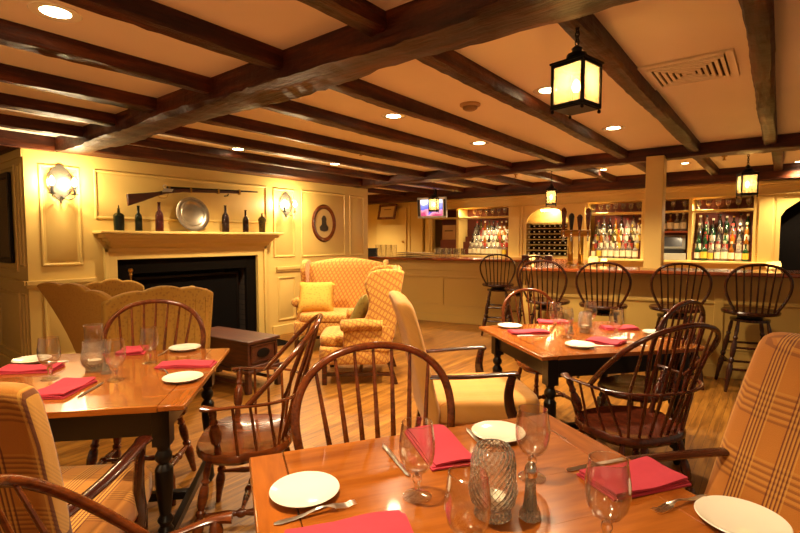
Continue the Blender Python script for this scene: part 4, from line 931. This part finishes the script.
def wing_chair(w,name,cat):
    t=thing(name,'',cat); h=w/2
    m=MB(); pad(m,w-.06,.70,.20,.36,.06,0,0,.02,9.); m.build('seat_base',LATT,t,ang=60)
    m=MB(); pad(m,w-.20,.64,.352,.46,.095,0,.02,.03,7.); m.build('seat_cushion',LATT,t,ang=60)
    # camel back
    m=MB(); R=[]
    for z,th,f in [(.34,.08,1),(.4,.12,1),(.6,.12,1),(.8,.11,1),(.95,.10,1),(1.02,.09,1),(1.06,.06,.99),(1.075,.02,.97)]:
        R.append([(-.24-(z-.4)*.16+a,b*f,z+(.10*math.cos(b/h*1.5)-.045)*max(0,min(1,(z-.8)/.2))) for a,b in sel(w-.14,th,40,5)])
    loft(m,R); m.build('backrest',LATT,t,ang=60)
    for s in (1,-1):
        poly=cr([(-.41,1.09,0),(-.24,1.11,0),(-.09,1.075,0),(-.035,.96,0),(-.07,.82,0),(-.06,.70,0),(-.02,.62,0)],5)
        poly=[(p.x,p.y) for p in poly]+[(-.02,.50),(-.25,.42),(-.31,.45)]
        m=MB(); m.prism(poly,.07,T=M4.Translation((0,s*(h-.065)+.035,0))@P); m.build('wing',LATT,t,bev=.022,seg=3,ang=60)
        m=MB(); m.box(-.28,.17,s*(h-.06)-.035,s*(h-.06)+.035,.32,.58); m.build('arm_panel',LATT,t,bev=.02,seg=3,ang=60)
        p=[(-.2,s*(h-.05),.58),(0,s*(h-.045),.59),(.1,s*(h-.04),.58),(.18,s*(h-.035),.575),(.195,s*(h-.035),.575)]
        MB().tube(p,[.06,.062,.066,.066,.045],18,e=.85).build('rolled_arm',LATT,t,ang=60)
        MB().box(.33,.375,*sorted((s*(h-.10),s*(h-.055))),0,.22).build('leg',MAHOG,t,bev=.003)
        MB().tube([(-.33,s*(h-.09),0),(-.26,s*(h-.09),.22)],.028,4,up=(1,1,0)).build('leg',MAHOG,t)
        MB().box(-.29,.34,s*(h-.085)-.012,s*(h-.085)+.012,.08,.115).build('stretcher',MAHOG,t)
    MB().box(.0,.03,-h+.09,h-.09,.08,.115).build('stretcher',MAHOG,t)
    return t
def pillow(name,mat,w,th,loc,rot,label):
    m=MB(); N=12
    for sgn in (1,-1):
        vs=[];fs=[]
        for i in range(N+1):
            for j in range(N+1):
                u=i/N*2-1;v=j/N*2-1; k=1-.07*(1-abs(u)**1.5*abs(v)**1.5)*0
                pin=1-.08*(1-u*u)*v*v*0; x=u*w/2*(1-.10*(1-v*v)*0+ .04*v*v*u*u); y=v*w/2*(1+.04*u*u*v*v)
                vs.append((x,y,sgn*th/2*((1-u**4)*(1-v**4))**.6))
        for i in range(N):
            for j in range(N): a=i*(N+1)+j; fs.append((a,a+N+1,a+N+2,a+1))
        m.add(vs,fs)
    o=m.build(name,mat,ang=80); o.location=loc; o.rotation_euler=rot; return tag(o,label,'pillow')
w1=wing_chair(.80,'wing_chair','armchair'); w1.location=(3.57,3.30,0); w1.rotation_euler.z=D(130); w1['label']='gold lattice wing chair seen from the side, nearer of the fireplace pair'
w2=wing_chair(1.22,'wing_loveseat','sofa'); w2.location=(4.44,4.45,0); w2.rotation_euler.z=D(216); w2['label']='gold lattice camelback loveseat against the panelled wall'
def on(o,x,y): c,q=math.cos(o.rotation_euler.z),math.sin(o.rotation_euler.z); return (o.location.x+x*c-y*q,o.location.y+x*q+y*c)
px_,py_=on(w2,.12,-.33); pillow('throw_pillow',PILLOW,.44,.16,(px_,py_,.645),(0,D(52),D(222)),'yellow patterned pillow resting on the loveseat\'s left side')
px_,py_=on(w1,-.01,-.10); pillow('throw_pillow',PILLG,.38,.14,(px_,py_,.66),(0,D(62),D(108)),'olive patterned pillow leaning inside the nearer wing chair')
def barrel():
    t=thing('scalloped_armchair','','armchair'); h=.45
    def scal(n,a,b,z0,amp,seg=8):
        out=[]
        for i in range(n*seg+1):
            u=i/(n*seg); out.append((a+(b-a)*u,z0+amp*abs(math.sin(u*n*PI))**.7))
        return out
    top=[(y,z) for y,z in scal(3,-h,h,0,.022)]; top=[(y,.90+z+.09*math.cos(y/h*1.35)) for y,z in top]
    poly=[(-h+.03,.05)]+top+[(h-.03,.05)]
    Tb=M4(((0,0,1,-.34),(1,0,0,0),(0,1,0,0),(0,0,0,1)))
    S_=M4(((1,0,-.10,.06),(0,1,0,0),(0,0,1,0),(0,0,0,1)))
    m=MB(); m.prism(poly,.07,T=S_@Tb); m.build('backrest',PRINT,t,bev=.02,seg=3,ang=60)
    m=MB()
    for i in range(9): y=-h+.08+i*(2*h-.16)/8; m.tube([V((-.286,y,.08)),V((-.368,y,.88))],.005,6)
    m.build('back_pleat',PRINT,t)
    for s in (1,-1):
        def wf_(u,v):
            zt=.925+(.11 if s>0 else -.02)*math.sin(min(1,u*1.15)*PI*.62)+.03*abs(math.sin(u*3*PI))**.7
            z=.05+(zt-.05)*v; x=-.37+.06*(1-z)+u*(.42+.24*z); return (x,s*(h-.035-.03*(1-v)+.24*u*z*z),z)
        m=MB(); m.slab(wf_,24,10,(0,s*.06,0)); m.build('wing',GOLD,t,bev=.016,seg=3,ang=60)
    m=MB(); pad(m,.76,.62,.06,.34,.02,0,0,.02,8.); m.build('seat_base',PRINT,t,ang=60); m=MB(); pad(m,.74,.6,.34,.47,.04,0,.03,.03,7.); m.build('seat_cushion',PRINT,t,ang=60)
    return t
b1=barrel(); b1.location=(1.84,4.27,0); b1.rotation_euler.z=D(92); b1['label']='scalloped-top gold print armchair with its back to the left table'
b2=dup(b1,(1.88,4.93,0),D(-106),'scalloped-top print armchair mostly hidden behind another, facing it by the hearth'); b2.scale=(.7,.62,.99)
for c in kids(b2):
    if c.name.startswith('wing'): bpy.data.objects.remove(c)
b2['label']='low scalloped-back print chair mostly hidden behind the scalloped armchair, by the hearth'
pillow('throw_pillow',prints('striped_tan','8a6a3c','6d5230','d0b070',18.),.34,.12,(1.72,4.22,.72),(D(70),0,D(12)),'tan striped pillow peeking over the scalloped armchair\'s wing')
# chest on a low stand
cx_,cy_=2.60,4.13; ca=D(97)
cs=thing('wooden_chest','small dark wooden chest with a round plate on its end','chest',(cx_,cy_,.215)); cs.rotation_euler.z=ca
m=MB(); m.box(-.43,.43,-.18,.18,0,.23); m.build('chest_body',CHESTW,cs,bev=.005)
MB().box(-.45,.45,-.195,.195,.23,.262).build('lid',CHESTW,cs,bev=.006)
MB().box(-.445,.445,-.192,.192,0,.03).build('base_moulding',CHESTW,cs,bev=.006)
for s in (1,-1):
    m=MB(); X0,X1=sorted((s*.43,s*.44))
    for a in (-.15,.135): m.box(X0,X1,a,a+.015,.05,.215)
    for a in (.05,.2): m.box(X0,X1,-.15,.15,a,a+.015)
    m.build('end_moulding',MAHOG,cs,bev=.002)
    m=MB(); m.lathe([(0,0),(.06,0),(.058,.006),(.045,.008),(0,.008)],24,T=M4.Translation((s*.432,0,.13))@M4.Rotation(D(90*s),4,'Y')@M4.Diagonal((.75,1.25,1,1))); m.build('end_plate',IRON,cs)
sd_=thing('low_bench','low dark wooden bench carrying the chest','bench',(cx_,cy_,0)); sd_.rotation_euler.z=ca
MB().box(-.47,.47,-.21,.21,.185,.215).build('bench_top',CHESTW,sd_,bev=.004)
for sx in (1,-1):
    for sy in (1,-1): MB().box(*sorted((sx*.40,sx*.45)),*sorted((sy*.155,sy*.2)),0,.186).build('leg',CHESTW,sd_,bev=.004)
for sy in (1,-1): MB().box(-.4,.4,sy*.15-.01,sy*.15+.01,.06,.09).build('stretcher',CHESTW,sd_)
# ------------------------------------------------------------------ camera, world
w=bpy.data.worlds.new('room_dim_light'); bpy.context.scene.world=w; w.use_nodes=True; w.node_tree.nodes['Background'].inputs[0].default_value=(1,.70,.42,1); w.node_tree.nodes['Background'].inputs[1].default_value=.28
cam=bpy.data.cameras.new('camera'); co=bpy.data.objects.new('camera',cam); C.objects.link(co)
cam.sensor_width=36; cam.lens=480/800*36; cam.clip_start=.02
th=D(38.3); ph=math.atan(28.5/480)
co.location=(0,0,1.40); co.rotation_euler=(PI/2-ph,0,th-PI/2)
sc_=bpy.context.scene; sc_.camera=co
sc_.view_settings.view_transform='Standard'; sc_.view_settings.look='None'; sc_.view_settings.gamma=1; sc_.view_settings.use_curve_mapping=False; sc_.view_settings.exposure=.27
